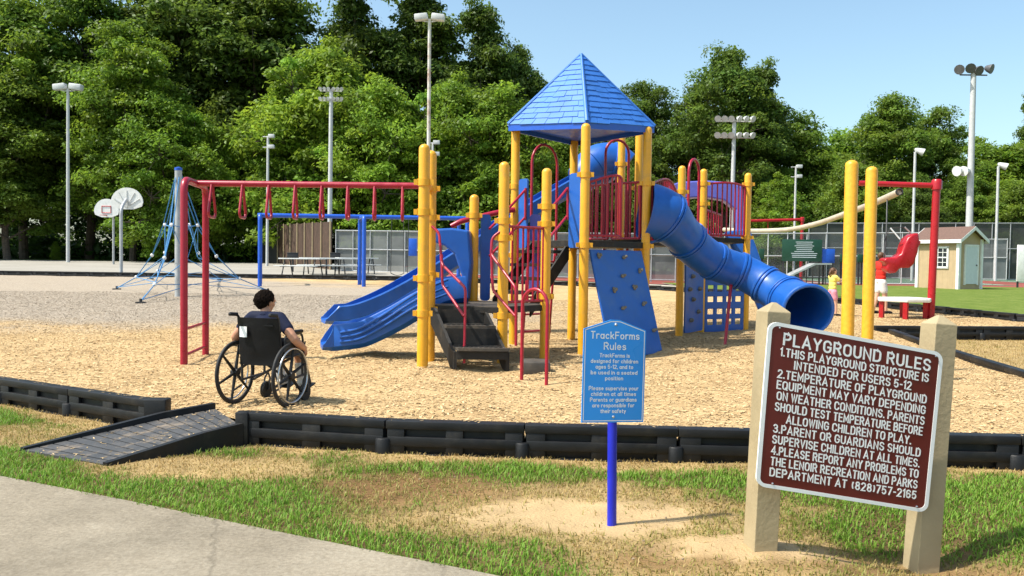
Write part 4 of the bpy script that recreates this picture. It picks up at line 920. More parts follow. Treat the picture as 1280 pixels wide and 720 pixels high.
# blue track rules sign
BS = thing('track_rules_sign', 'small blue sign with pointed top and white writing on a cobalt blue post', 'sign', (BP.x, BP.y, GZ))
Yb = BP.y
m = MB(); q = P(766, 403, Yb); zt = q.z; ang = .0
bpt = V((q.x, q.y, zt)); m.tube([V((BP.x, BP.y, GZ-.1)), bpt], .0285, 16); obj('sign_post', m, M['post_blue'], BS)
bc = P(766, 528, Yb-.045); yaw = R(20)
ub = V((math.cos(yaw), math.sin(yaw), 0)); vb = V((.012, 0, 1)).normalized(); nb_ = ub.cross(vb).normalized(); nb_ = nb_ if nb_.y < 0 else -nb_
tilt = -.045; ub = (ub+vb*tilt).normalized()
Wb, Hs, Hp = .412, .555, .612
def bframe(u, v, d): return bc+ub*u+vb*v+nb_*d
pent = lambda k: [(-Wb/2+k, k), (Wb/2-k, k), (Wb/2-k, Hs-k*.6), (.03, Hp-k), (-.03, Hp-k), (-Wb/2+k, Hs-k*.6)]
m = MB(); m.prism([bframe(*p, -.006) for p in pent(0)], nb_*.006); bpan = obj('sign_panel', m, M['sign_blue'], BS, False)
o1, i1 = pent(.008), pent(.013); m = MB(); vs = [bframe(*p, .0012) for p in o1]+[bframe(*p, .0012) for p in i1]; m.add(vs, [(k, (k+1) % 6, 6+(k+1) % 6, 6+k) for k in range(6)]); obj('border_line', m, M['sign_white'], bpan, False)
bl_ = [('TrackForms', .325, .04, .512), ('Rules', .15, .04, .448), ('TrackForms is', .20, .0215, .402), ('designed for children', .315, .0215, .368), ('ages 5-12, and to', .25, .0215, .334), ('be used in a seated', .31, .0215, .300), ('position', .12, .0215, .266),
       ('Please supervise your', .33, .0215, .206), ('children at all times', .30, .0215, .172), ('Parents or guardians', .31, .0215, .138), ('are responsible for', .28, .0215, .104), ('their safety', .17, .0215, .070)]
for s, w, cap, y in bl_:
    mb = MB(); letter(mb, s, w, cap*.98, 0, y-.012, bframe, .155 if cap > .03 else .185, .27); obj('lettering', mb, M['sign_white'], bpan, False)
for v in (.585, .035):
    m = MB(); m.ell(bframe(0, v, .003), .010, 8); obj('bolt', m, M['chrome'], bpan)
# ================================================================== WHEELCHAIR AND PEOPLE
def remesh_body(name, mb, material, parent, voxel=.009, smooth=4):
    me = mb.mesh('tmp', False); o = bpy.data.objects.new('tmp', me); COL.objects.link(o)
    r = o.modifiers.new('r', 'REMESH'); r.mode = 'VOXEL'; r.voxel_size = voxel; r.use_smooth_shade = True
    s = o.modifiers.new('s', 'SMOOTH'); s.factor = .5; s.iterations = smooth
    dg = bpy.context.evaluated_depsgraph_get(); dg.update(); m2 = bpy.data.meshes.new_from_object(o.evaluated_get(dg)); bpy.data.objects.remove(o)
    m2.name = name; m2.polygons.foreach_set('use_smooth', [True]*len(m2.polygons)); m2.materials.clear()
    return obj(name, m2, material, parent)
def limb(mb, pts, rs, n=12):
    """tapered limb with round ends and joints"""
    pts = [V(p) for p in pts]; mb.tube(spline(pts, 5) if len(pts) > 2 else pts, [x for i in range(len(pts)-1) for x in [rs[i]+(rs[i+1]-rs[i])*k/5 for k in range(5)]]+[rs[-1]] if len(pts) > 2 else list(rs), n)
    for p, r in zip(pts, rs): mb.ell(p, r*.99, n)
def hand(mb, wrist, dirv, palm_n, s=1.0, curl=.6):
    """palm, four curled fingers and a thumb"""
    d = V(dirv).normalized(); n = V(palm_n); n = (n-d*n.dot(d)).normalized(); sd = d.cross(n); w = V(wrist)
    mb.ell(w+d*.035*s, (.026*s, .036*s, .016*s), 12, Matrix((sd, d, n)).transposed().to_quaternion())
    for k, (o, l) in enumerate(((-.02, .052), (-.0065, .060), (.007, .056), (.02, .044))):
        p = w+d*.062*s+sd*o*s; q = p+(d*math.cos(curl*.5)+n*math.sin(curl*.5))*l*.45*s; r_ = q+(d*math.cos(curl*1.7)+n*math.sin(curl*1.7))*l*.55*s
        limb(mb, [p, q, r_], [.0085*s, .0078*s, .0065*s], 8)
    p = w+d*.02*s-sd*.024*s; q = p-sd*.02*s+d*.018*s+n*.008*s; limb(mb, [p, q, q+d*.02*s+n*.014*s], [.0105*s, .0092*s, .007*s], 8)
WC = thing('wheelchair', 'black wheelchair with spoked wheels at the top of the ramp', 'wheelchair')
def wheelchair():
    def tor(c, r, t, name, material, par, n=40):
        m = MB(); m.tube([V((c[0], c[1]+r*math.cos(2*math.pi*k/n), c[2]+r*math.sin(2*math.pi*k/n))) for k in range(n)], t, 10, closed=True); return obj(name, m, material, par)
    for s in (-1, 1):
        x = .30*s; m = MB(); m.tube([(x-.035, 0, .305), (x+.035, 0, .305)], .035, 16)
        for k in range(6):
            a = 2*math.pi*k/6+.3; m.tube([(x, .03*math.cos(a), .305+.03*math.sin(a)), (x, .275*math.cos(a), .305+.275*math.sin(a))], [.017, .011], 8)
        wh = obj('wheel', m, M['black'], WC); tor((x, 0, .305), .290, .016, 'tyre', M['rubber'], wh); tor((x, 0, .305), .272, .011, 'rim', M['dark_steel'], wh)
        tor((x+.035*s, 0, .305), .255, .008, 'hand_rim', M['chrome'], wh)
        # caster
        m = MB(); cx = .22*s; m.tube([(cx-.016, .40, .085), (cx+.016, .40, .085)], .085, 20); m.tube([(cx-.02, .40, .085), (cx+.02, .40, .085)], .02, 10)
        ca = obj('caster', m, M['rubber'], WC); m = MB(); m.tube([(cx+.03, .40, .085), (cx+.03, .42, .2), (cx, .43, .26)], .009, 8); m.tube([(cx-.03, .40, .085), (cx-.03, .42, .2), (cx, .43, .26)], .009, 8); obj('caster_fork', m, M['dark_steel'], ca)
        # armrest
        m = MB(); m.box((.245*s, .16, .70), (.05, .27, .035)); ar = obj('armrest', m, M['vinyl'], WC, bevel=.012)
        m = MB(); m.tube(bend([(.245*s, .0, .48), (.245*s, .0, .68), (.245*s, .30, .68), (.245*s, .34, .48)], .05), .011, 8); m.box((.232*s, .15, .56), (.006, .26, .15)); obj('side_guard', m, M['dark_steel'], ar)
        # push handle on the back cane
        m = MB(); m.tube(bend([(.215*s, -.01, .24), (.215*s, -.03, .6), (.215*s, -.07, .865), (.215*s, -.19, .88)], .05), .0125, 10); obj('back_cane', m, M['dark_steel'], WC)
        m = MB(); m.tube([(.215*s, -.10, .873), (.215*s, -.2, .881)], .019, 10); m.ell((.215*s, -.2, .881), .0195, 8); obj('push_handle', m, M['rubber'], WC)
        # front rigging and footplate
        m = MB(); m.tube(bend([(.2*s, .30, .46), (.2*s, .42, .44), (.19*s, .56, .14)], .06), .0125, 8); fr = obj('footrest', m, M['dark_steel'], WC)
        m = MB(); m.box((.11*s, .60, .115), (.15, .15, .014), (V((1, 0, 0)), V((0, .96, .28)), V((0, -.28, .96)))); obj('footplate', m, M['black'], fr, bevel=.004)
        m = MB(); m.tube([(.215*s, .0, .24), (.215*s, .42, .26)], .0125, 8); m.tube([(.215*s, -.01, .46), (.215*s, .38, .47)], .0125, 8); m.tube([(.215*s, .36, .26), (.215*s, .36, .47)], .0125, 8); obj('side_frame', m, M['dark_steel'], WC)
        m = MB(); m.tube([(.215*s, -.02, .19), (.215*s, -.17, .15)], .009, 6); obj('tipping_lever', m, M['dark_steel'], WC)
        m = MB(); m.tube([(.265*s, .27, .42), (.275*s, .31, .60)], .007, 6); m.tube([(.245*s, .27, .44), (.29*s, .24, .43)], .009, 6); obj('brake_lever', m, M['dark_steel'], WC)
    m = MB(); m.tube([(-.21, .16, .22), (.21, .18, .45)], .0125, 8); m.tube([(.21, .16, .22), (-.21, .18, .45)], .0125, 8); obj('cross_brace', m, M['dark_steel'], WC)
    m = MB(); m.box((0, .19, .475), (.42, .40, .045)); obj('seat', m, M['vinyl'], WC, bevel=.015)
    # sling back: a gently curved sheet
    m = MB(); vs = []; fs = []; nx, nz_ = 11, 9
    for lay in (0, 1):
        for j in range(nz_):
            z = .39+(.845-.39)*j/(nz_-1); yb = -.02-.055*max(0, (z-.5)/.4)
            for i in range(nx):
                u = -1+2*i/(nx-1); vs.append((u*.222, yb-.035*(1-u*u)*(1 if z > .45 else .6)-.018+lay*.012, z))
    for lay in (0, 1):
        for j in range(nz_-1):
            for i in range(nx-1): q = lay*nx*nz_+j*nx+i; fs.append((q, q+1, q+nx+1, q+nx))
    k = nx*nz_
    for j in range(nz_-1):
        for i in (0, nx-1): q = j*nx+i; fs.append((q, q+nx, q+nx+k, q+k))
    for i in range(nx-1):
        for j in (0, nz_-1): q = j*nx+i; fs.append((q, q+1, q+1+k, q+k))
    m.add(vs, fs); bk = obj('backrest', m, M['vinyl'], WC)
    m = MB(); m.box((-.135, -.112, .71), (.088, .006, .10), (V((.98, -.18, 0)), V((.18, .98, 0)), V((0, 0, 1)))); obj('label_tag', m, M['sign_white'], bk, False)
    m = MB(); m.box((0, -.100, .775), (.36, .012, .012)); obj('seam', m, M['vinyl'], bk, False)
wheelchair()
WCP = V((-2.37, 7.98, .0)); HEAD = -R(17)
place(WC, WCP, HEAD)
def face(mb, c, q, s=1.0):
    """head with brow, nose, lips, chin and ears; q turns it, face along +y"""
    f = lambda x, y, z: V(c)+q @ (V((x, y, z))*s)
    mb.ell(f(0, -.008, .018), (.076*s, .092*s, .092*s), 18, q); mb.ell(f(0, .012, -.035), (.060*s, .070*s, .072*s), 14, q); mb.ell(f(0, .045, -.082), (.032*s, .026*s, .024*s), 10, q)
    mb.ell(f(0, .083, -.018), (.0115*s, .017*s, .020*s), 8, q); mb.ell(f(0, .078, .005), (.009*s, .012*s, .024*s), 8, q)
    mb.ell(f(0, .074, -.052), (.022*s, .011*s, .007*s), 8, q); mb.ell(f(0, .072, -.062), (.018*s, .011*s, .007*s), 8, q)
    for k in (-1, 1):
        mb.ell(f(.030*k, .074, .020), (.022*s, .012*s, .008*s), 8, q); mb.ell(f(.040*k, .055, -.02), (.022*s, .022*s, .022*s), 8, q)
        mb.ell(f(.078*k, -.008, -.008), (.010*s, .018*s, .030*s), 10, q)
def eyes(c, q, parent, s=1.0):
    for k in (-1, 1):
        m = MB(); m.ell(V(c)+q @ (V((.031*k, .074, .004))*s), .0115*s, 10); e = obj('eye', m, M['sign_white'], parent)
        m = MB(); m.ell(V(c)+q @ (V((.031*k, .0825, .004))*s), .0058*s, 8); obj('iris', m, M['iris'], e)
def hairball(c, q, s=1.0, seed=1, long=0, n=190):
    rnd = random.Random(seed); mb = MB(); f = lambda x, y, z: V(c)+q @ (V((x, y, z))*s)
    mb.ell(f(0, -.022, .03), (.086*s, .094*s, .094*s), 18, q); mb.ell(f(0, -.05, -.02), (.074*s, .058*s, .066*s), 14, q)
    for i in range(n):
        th = rnd.uniform(0, 2*math.pi); zz = rnd.uniform(-.55, 1); rr = math.sqrt(max(0, 1-zz*zz)); x, y = rr*math.cos(th), rr*math.sin(th)
        if y > .35 and zz < .45: continue
        if y > .0 and zz < -.1: continue
        p = (x*.084, y*.092-.022, zz*.092+.03); e = (p[0]*1.05+rnd.uniform(-.012, .012), p[1]*1.06+rnd.uniform(-.012, .012)-.004, p[2]-.024-rnd.uniform(0, .012))
        mb.tube([f(*p), f(*[(a+b_)/2*1.03 for a, b_ in zip(p, e)]), f(*e)], [.007*s, .0065*s, .002*s], 4)
    return mb
# --- seated boy (local frame of the wheelchair)
BOY = thing('person', 'boy in a navy shirt seated in the wheelchair, seen from behind, looking right', 'person')
hc = (-.03, .11, .985); hq = Matrix.Rotation(R(-24), 3, 'Z').to_quaternion() @ Matrix.Rotation(R(-10), 3, 'X').to_quaternion()
b = MB(); face(b, hc, hq, .97); limb(b, [(0, .06, .86), (-.026, .08, .93)], [.048, .046])
b.ell((0, .06, .60), (.135, .10, .13), 16); b.ell((0, .065, .76), (.145, .095, .14), 16)
b.tube([(-.14, .06, .835), (.14, .06, .835)], .052, 12)
for s in (-1, 1):
    sh = (.155*s, .06, .835); el = ((.335 if s > 0 else .315)*s, .02, .645); wr = (.335*s, .195, .545)
    limb(b, [sh, el, wr], [.050, .041, .027]); hand(b, wr, (.02*s, .55, -.6), (-.75*s, -.2, -.3), .92, .8)
    limb(b, [(.085*s, .09, .545), (.10*s, .42, .545), (.115*s, .50, .20)], [.078, .056, .036]); limb(b, [(.115*s, .50, .2), (.115*s, .52, .16)], [.036, .034])
body = remesh_body('body', b, M['skin'], BOY, .0075, 3)
obj('hair', hairball(hc, hq, .97, 3, n=1100), M['hair'], BOY); eyes(hc, hq, BOY, .97)
b = MB(); b.ell((0, .06, .59), (.152, .116, .14), 18); b.ell((0, .062, .74), (.162, .110, .15), 18); b.tube([(-.145, .06, .84), (.145, .06, .84)], .060, 14); b.tube([(0, .06, .86), (0, .066, .895)], [.07, .056], 14)
for s in (-1, 1): limb(b, [(.15*s, .06, .838), (.25*s, .036, .735)], [.062, .060])
remesh_body('shirt', b, M['navy'], BOY, .009, 5)
b = MB(); b.ell((0, .07, .55), (.165, .12, .085), 16)
for s in (-1, 1): limb(b, [(.085*s, .10, .555), (.102*s, .36, .55), (.104*s, .41, .53)], [.092, .076, .074])
remesh_body('shorts', b, M['darkcloth'], BOY, .010, 4)
for s in (-1, 1):
    b = MB(); limb(b, [(.112*s, .475, .34), (.115*s, .515, .17)], [.050, .043]); remesh_body('sock', b, M['whitecloth'], BOY, .009, 3)
    b = MB(); limb(b, [(.115*s, .505, .165), (.117*s, .60, .158)], [.045, .040]); b.ell((.116*s, .56, .15), (.046, .10, .03), 12); remesh_body('shoe', b, M['whitecloth'], BOY, .009, 3)
place(BOY, WCP, HEAD)
# --- standing people
def standing(label, hgt, arms, skin, top, bottom, hair, gap=.09, ponytail=False, lookup=.2, legstep=.06):
    """arms: list of (elbow, wrist) in units of height for right and left, local frame facing +y"""
    k = hgt; p = thing('person', label, 'person'); f = lambda x, y, z: V((x*k, y*k, z*k))
    s = hgt/1.75*(1.18 if hgt < 1.4 else 1.0)
    hc = f(0, .015, .925 if hgt > 1.4 else .915); hq = Matrix.Rotation(lookup, 3, 'X').to_quaternion()
    b = MB(); face(b, hc, hq, s); limb(b, [f(0, 0, .80), f(0, .008, .87)], [.036*k, .034*k])
    b.ell(f(0, 0, .55), (.095*k, .062*k, .07*k), 14); b.ell(f(0, 0, .64), (.085*k, .058*k, .09*k), 14); b.ell(f(0, .003, .745), (.100*k, .064*k, .085*k), 14); b.tube([f(-.09, 0, .80), f(.09, 0, .80)], .034*k, 12)
    for sg, (el, wr) in zip((1, -1), arms):
        limb(b, [f(.108*sg, 0, .80), f(*el), f(*wr)], [.032*k, .024*k, .016*k], 10); d = f(*wr)-f(*el); hand(b, f(*wr), d, (0, .3, 1) if d.z < .2 else (0, 1, .2), s*.95, .5)
        limb(b, [f(.048*sg, 0, .50), f(.05*sg, legstep*.5*sg+.012, .275), f(.052*sg, legstep*sg-.01, .045)], [.058*k, .038*k, .022*k]); limb(b, [f(.052*sg, legstep*sg-.015, .022), f(.058*sg, legstep*sg+.085, .014)], [.022*k, .016*k], 8)
    remesh_body('body', b, skin, p, .010, 3); obj('hair', hairball(hc, hq, s, 5, n=90), hair, p); eyes(hc, hq, p, s)
    if ponytail:
        b = MB(); limb(b, [hc+V((0, -.09, .02))*s, hc+V((0, -.13, -.06))*s, hc+V((0, -.12, -.17))*s], [.035*s, .035*s, .015*s]); obj('ponytail', b, hair, p)
    b = MB(); b.ell(f(0, 0, .58), (.103*k, .072*k, .07*k), 14); b.ell(f(0, 0, .65), (.097*k, .07*k, .10*k), 14); b.ell(f(0, .003, .745), (.108*k, .073*k, .085*k), 14); b.tube([f(-.095, 0, .803), f(.095, 0, .803)], .042*k, 12)
    for sg, (el, wr) in zip((1, -1), arms): e = V((.108*sg*k, 0, .80*k)).lerp(f(*el), .55); limb(b, [f(.105*sg, 0, .80), e], [.042*k, .040*k])
    remesh_body('shirt', b, top, p, .011, 4)
    b = MB(); b.ell(f(0, 0, .525), (.105*k, .074*k, .06*k), 14)
    for sg in (-1, 1): limb(b, [f(.048*sg, 0, .50), f(.052*sg, legstep*.3*sg+.006, .37)], [.066*k, .058*k])
    remesh_body('shorts', b, bottom, p, .011, 4)
    for sg in (-1, 1):
        b = MB(); limb(b, [f(.053*sg, legstep*sg-.018, .026), f(.058*sg, legstep*sg+.08, .02)], [.028*k, .024*k], 10); remesh_body('shoe', b, M['darkcloth'], p, .010, 2)
    return p
gp = GT(1040, 395); g_h = (P(1040, 334, gp.y).z-gp.z)
girl = standing('girl in a yellow shirt and pink shorts with hands raised beside the slide exit', g_h, [((.13, .10, .70), (.10, .24, .78)), ((-.13, .12, .69), (-.10, .26, .75))], M['skin_fair'], M['yellowcloth'], M['pinkcloth'], M['hair2'], ponytail=True)
place(girl, gp, R(-78))
rp_ = V((P(1100, 380, 23.4).x, 23.4, H(10, 23.4))); r_h = P(1098, 314, 23.4).z-rp_.z
boy2 = standing('person in a red shirt and white shorts pushing the hanging red seat', r_h, [((.12, .12, .74), (.08, .27, .78)), ((-.12, .13, .73), (-.08, .28, .76))], M['skin_fair'], M['redcloth'], M['whitecloth'], M['hair2'], lookup=.5, legstep=.08)
place(boy2, rp_, R(-80))
# ================================================================== TRACK RIDE, SEAT, PLATFORM
TR = thing('track_ride', 'sagging beige pipe track hung from red cantilever posts', 'track ride', (9, 28, .1))
p2 = GT(1163, 398); ptop = P(1166, 231, p2.y)
m = MB(); m.tube([V((p2.x, p2.y, -.1)), V((p2.x+.06, p2.y, ptop.z))], .095, 16); po = obj('track_post', m, M['red2'], TR)
m = MB(); m.lathe((p2.x+.06, p2.y, ptop.z-.12), [(.13, 0), (.13, .22), (.10, .26), (.02, .27)], 16); obj('post_cap', m, M['red2'], po)
m = MB(); m.tube([V((p2.x+.06, p2.y, ptop.z-.02)), P(1074, 229, p2.y+.3)], .07, 12); obj('cantilever_arm', m, M['red2'], TR)
p1 = GT(1001, 352); p1t = P(1002, 274, p1.y)
m = MB(); m.tube([V((p1.x, p1.y, -.1)), V((p1.x, p1.y, p1t.z))], .105, 16); po = obj('track_post', m, M['red2'], TR)
m = MB(); m.lathe((p1.x, p1.y, p1t.z-.15), [(.14, 0), (.14, .24), (.1, .28), (.02, .29)], 16); obj('post_cap', m, M['red2'], po)
m = MB(); m.tube([V((p1.x, p1.y, p1t.z-.02)), P(936, 276, p1.y+.3)], .09, 12); m.tube([P(960, 277, p1.y+.2), P(960, 287, p1.y+.2)], .025, 8); obj('cantilever_arm', m, M['red2'], TR)
tp = spline([P(905, 287, 39), P(940, 288.5, 37), P(985, 287, 34), P(1020, 280, 31), P(1055, 268, 28), P(1090, 255, 25), P(1124, 240, 22.6)], 6)
m = MB(); m.tube(tp, .095, 14); tk = obj('track_pipe', m, M['beigepipe'], TR)
m = MB(); e = tp[-1]; d = (tp[-1]-tp[-2]).normalized(); m.lathe(e-d*.02, [(.09, 0), (.10, .01), (.10, .05), (.075, .055), (.07, .02)], 16, d); obj('pipe_end', m, M['dark_steel'], tk)
SE = thing('ride_seat', 'tilted red moulded seat hanging on rods beneath the beige pipe', 'ride seat', (10.5, 22.7, 1.5))
Ys = 22.6
def sp(x, y, dy=0): return P(x, y, Ys+dy)
prof = [sp(1108, 322), sp(1120, 321.5), sp(1127, 317), sp(1131, 305), sp(1135, 297), sp(1142, 292), sp(1149, 291), sp(1150, 300), sp(1148, 315), sp(1143, 330), sp(1138, 335), sp(1125, 335), sp(1121, 341), sp(1112, 342), sp(1108, 337), sp(1110, 330), sp(1104, 326)]
m = MB(); m.prism(prof, V((.05, .5, 0))); obj('seat_shell', m, M['red2'], SE, True, bevel=.07, seg=3)
for dy in (.02, .42):
    m = MB(); m.box((sp(1139, 312, dy).x+.02, Ys+dy+.03, sp(1139, 312).z), (.26, .07, .62), (V((.9, 0, -.44)), V((0, 1, 0)), V((.44, 0, .9)))); obj('side_bolster', m, M['red2'], SE, True, bevel=.03)
m = MB(); m.tube([sp(1113, 285, .25), sp(1125, 299, .1)], .02, 8); m.tube([sp(1131, 284, .25), sp(1138, 291, .3)], .02, 8); obj('hanger_rod', m, M['polewhite'], SE)
m = MB(); m.tube([P(1109, 247, Ys+.9), sp(1108, 290, .3), sp(1105, 322, .2)], .018, 8); m.tube([sp(1105, 300, .25), sp(1113, 285, .25), sp(1131, 284, .25)], .012, 6); obj('hanger_cable', m, M['dark_steel'], SE)
PF = thing('transfer_platform', 'low white platform on red legs beside the red track post', 'platform', (11, 22, .1))
q = GT(1132, 399); zt = P(1132, 378, q.y).z
pl = [P(1097, 371, q.y+.9), P(1136, 369, q.y+1.2), P(1165, 373, q.y+.5), P(1163, 376, q.y), P(1134, 377, q.y-.1), P(1098, 374, q.y+.5)]
pl = [V((p.x, p.y, zt)) for p in pl]; m = MB(); m.prism(pl, V((0, 0, .10))); obj('platform_top', m, M['white_plat'], PF, bevel=.02)
for px, dy in ((1102, .55), (1132, 0), (1128, 1.0), (1157, .35)):
    p = P(px, 390, q.y+dy); m = MB(); m.tube([V((p.x, p.y, -.05)), V((p.x, p.y, zt+.01))], .075, 4); obj('leg', m, M['red2'], PF, False)
# ================================================================== NET CLIMBER
nb0 = GT(223, 370); NC = thing('net_climber', 'pyramid of blue climbing ropes strung from a grey pole', 'rope climber', nb0)
ztp = P(221, 211, nb0.y).z
m = MB(); m.lathe((nb0.x, nb0.y, nb0.z-.2), [(.105, 0), (.105, ztp-nb0.z+.15)], 18); po = obj('mast', m, M['galv'], NC)
m = MB(); m.lathe((nb0.x, nb0.y, ztp-.05), [(.112, 0), (.112, .08), (.02, .11)], 18); obj('mast_cap', m, M['blue_steel'], po)
top = V((nb0.x, nb0.y, ztp)); anch = []
for px, py in ((146, 362), (176, 379), (335, 365), (275, 350), (188, 349)):
    g = GT(px, py); anch.append(V((g.x, g.y, H(g.x, g.y))))
rp1 = MB(); nodes = MB(); rn = .014; ns_ = len(anch)
ringpts = []
for i, a in enumerate(anch):
    lv = []
    for th, tv in ((.20, .44), (.40, .69), (.66, .88)):
        p = top.lerp(a, th); p.z = top.z+(a.z-top.z)*tv; lv.append(p)
    ringpts.append(lv)
    for off in (-.05, .05): rp1.tube([top+V((off, 0, -.05)), lv[0]+V((off, 0, 0)), lv[1], lv[2], a+V((0, 0, .05))], rn*1.15, 6)
obj('rope', rp1, M['blue_rope'], NC)
for i in range(ns_):
    a, c = ringpts[i], ringpts[(i+1) % ns_]; m = MB(); A1, C1 = anch[i], anch[(i+1) % ns_]
    for j in (0, 2): m.tube([a[j], (a[j]+c[j])/2+(V((nb0.x, nb0.y, a[j].z))-(a[j]+c[j])/2)*.35+V((0, 0, -.08)), c[j]], rn*.9, 6)
    mids = [(a[j]+c[j])/2+(V((nb0.x, nb0.y, a[j].z))-(a[j]+c[j])/2)*.35+V((0, 0, -.08)) for j in range(3)]
    m.tube([a[0], mids[1], c[0]], rn*.8, 6); m.tube([mids[1], a[2]], rn*.8, 6); m.tube([mids[1], c[2]], rn*.8, 6)
    gm_ = (A1+C1)/2+V((0, 0, .25)); m.tube([mids[2], A1+V((0, 0, .08))], rn*.8, 6); m.tube([mids[2], C1+V((0, 0, .08))], rn*.8, 6)
    obj('rope_net', m, M['blue_rope'], NC)
    for j in range(3):
        m = MB(); m.ell(a[j], .062, 8); obj('rope_joint', m, M['whitepaint'], NC)
    m = MB(); m.tube([A1+V((0, 0, -.1)), A1+V((0, 0, .12))], .04, 8); m.box(A1+V((0, 0, .01)), (.22, .18, .06)); obj('ground_anchor', m, M['dark_steel'], NC)
# ================================================================== BLUE SWING FRAME
s1g, s2g, s3g = GT(325, 356), GT(452, 357), GT(578, 358); zb = P(325, 269, s1g.y).z
SF = thing('swing_set', 'long blue steel swing frame behind the red loop ladder', 'swing frame', s1g)
m = MB(); m.tube([V((s1g.x-.1, s1g.y, zb)), V((s3g.x+.1, s3g.y, P(578, 273, s3g.y).z))], .085, 12); obj('top_beam', m, M['blue_steel'], SF)
for g, px, sp_ in ((s1g, 325, .0), (s2g, 452, .0), (s3g, 578, .0)):
    for dy in (-.75, .75):
        ox = -.29*dy; q = V((g.x+ox, g.y+dy, H(g.x, g.y+dy)-.1)); m = MB(); m.tube(bend([q, V((g.x+ox, g.y+dy, zb-.02)), V((g.x, g.y, zb-.01))], .2), .08, 10); obj('frame_leg', m, M['blue_steel'], SF)
for i, (px, lab) in enumerate(((497, 'empty belt swing hanging nearer the middle legs of the blue frame'), (518, 'empty belt swing hanging next to the yellow corner posts'))):
    p = P(px, 300, s2g.y+.05); SW = thing('swing', lab, 'swing', (p.x, p.y, 1), 'swings on the blue frame'); zs = P(px, 343, p.y).z
    for dx in (-.26, .26):
        m = MB(); m.tube([V((p.x+dx*.9, p.y, zb-.05)), V((p.x+dx, p.y, zs+.04))], .012, 6); obj('chain', m, M['dark_steel'], SW)
    m = MB(); pts = [V((p.x-.26+.52*k/8, p.y, zs-.09*math.sin(math.pi*k/8)+.04)) for k in range(9)]
    for a, c in zip(pts, pts[1:]): m.prism([a+V((0, -.08, 0)), c+V((0, -.08, 0)), c+V((0, .08, 0)), a+V((0, .08, 0))], V((0, 0, .02)))
    obj('belt_seat', m, M['rubber'], SW)
# ================================================================== BASKETBALL HOOPS
def hoop_board(px, py, w, hgt, base, back, lab, lines_):
    g = base; Y = g.y; B_ = thing('basketball_hoop', lab, 'basketball hoop', g); c = P(px, py, Y); s = Y/F
    W, Hh = w*s, hgt*s; pts = []
    for k in range(17):
        a = math.pi*k/16; pts.append(V((c.x+W/2*math.cos(a), Y, c.z-Hh*.18+Hh*.68*math.sin(a))))
    pts += [V((c.x-W*.46, Y, c.z-Hh*.36)), V((c.x-W*.2, Y, c.z-Hh*.5)), V((c.x+W*.2, Y, c.z-Hh*.5)), V((c.x+W*.46, Y, c.z-Hh*.36))]
    m = MB(); m.prism(pts, V((0, .06, 0))); bo = obj('backboard', m, M['whitepaint'], B_, False)
    m = MB(); m.tube(bend([V((g.x, Y+(.9 if not back else -.7), g.z-.2)), V((g.x, Y+(.9 if not back else -.7), c.z-.5)), V((c.x, Y+(.06 if not back else -.05), c.z-.05))], .3), .075, 12); obj('pole', m, M['galv'], B_)
    m = MB(); sg = 1 if back else -1; zc = c.z-Hh*.40
    m.tube([V((c.x+.23*math.cos(2*math.pi*k/20), Y+sg*(.42)+.23*math.sin(2*math.pi*k/20), zc)) for k in range(20)], .015, 6, closed=True); m.box((c.x, Y+sg*.12, zc), (.12, .2, .05)); obj('rim', m, M['red2'], B_)
    if lines_:
        m = MB(); w2, h2 = .30, .22; y0 = Y-.004
        for a, b_ in (((-w2, -h2), (w2, -h2)), ((w2, -h2), (w2, h2)), ((w2, h2), (-w2, h2)), ((-w2, h2), (-w2, -h2))): m.tube([V((c.x+a[0], y0, c.z-.1+a[1])), V((c.x+b_[0], y0, c.z-.1+b_[1]))], .03, 4)
        obj('target_square', m, M['red2'], bo)
    else:
        for k in range(5):
            m = MB(); a = math.pi*(.1+.2*k); m.tube([V((c.x, Y-.02, c.z-Hh*.4)), V((c.x+W*.42*math.cos(a), Y-.015, c.z-Hh*.18+Hh*.55*math.sin(a)))], .015, 5); obj('stiffener', m, M['polewhite'], bo)
hoop_board(158.5, 248, 40, 27, GT(160, 344), True, 'nearer basketball hoop, the back of its fan shaped white backboard towards us', False)
g = GT(134, 331); hoop_board(133, 260, 31, 23, g, False, 'farther basketball hoop with a red square on its white backboard', True)
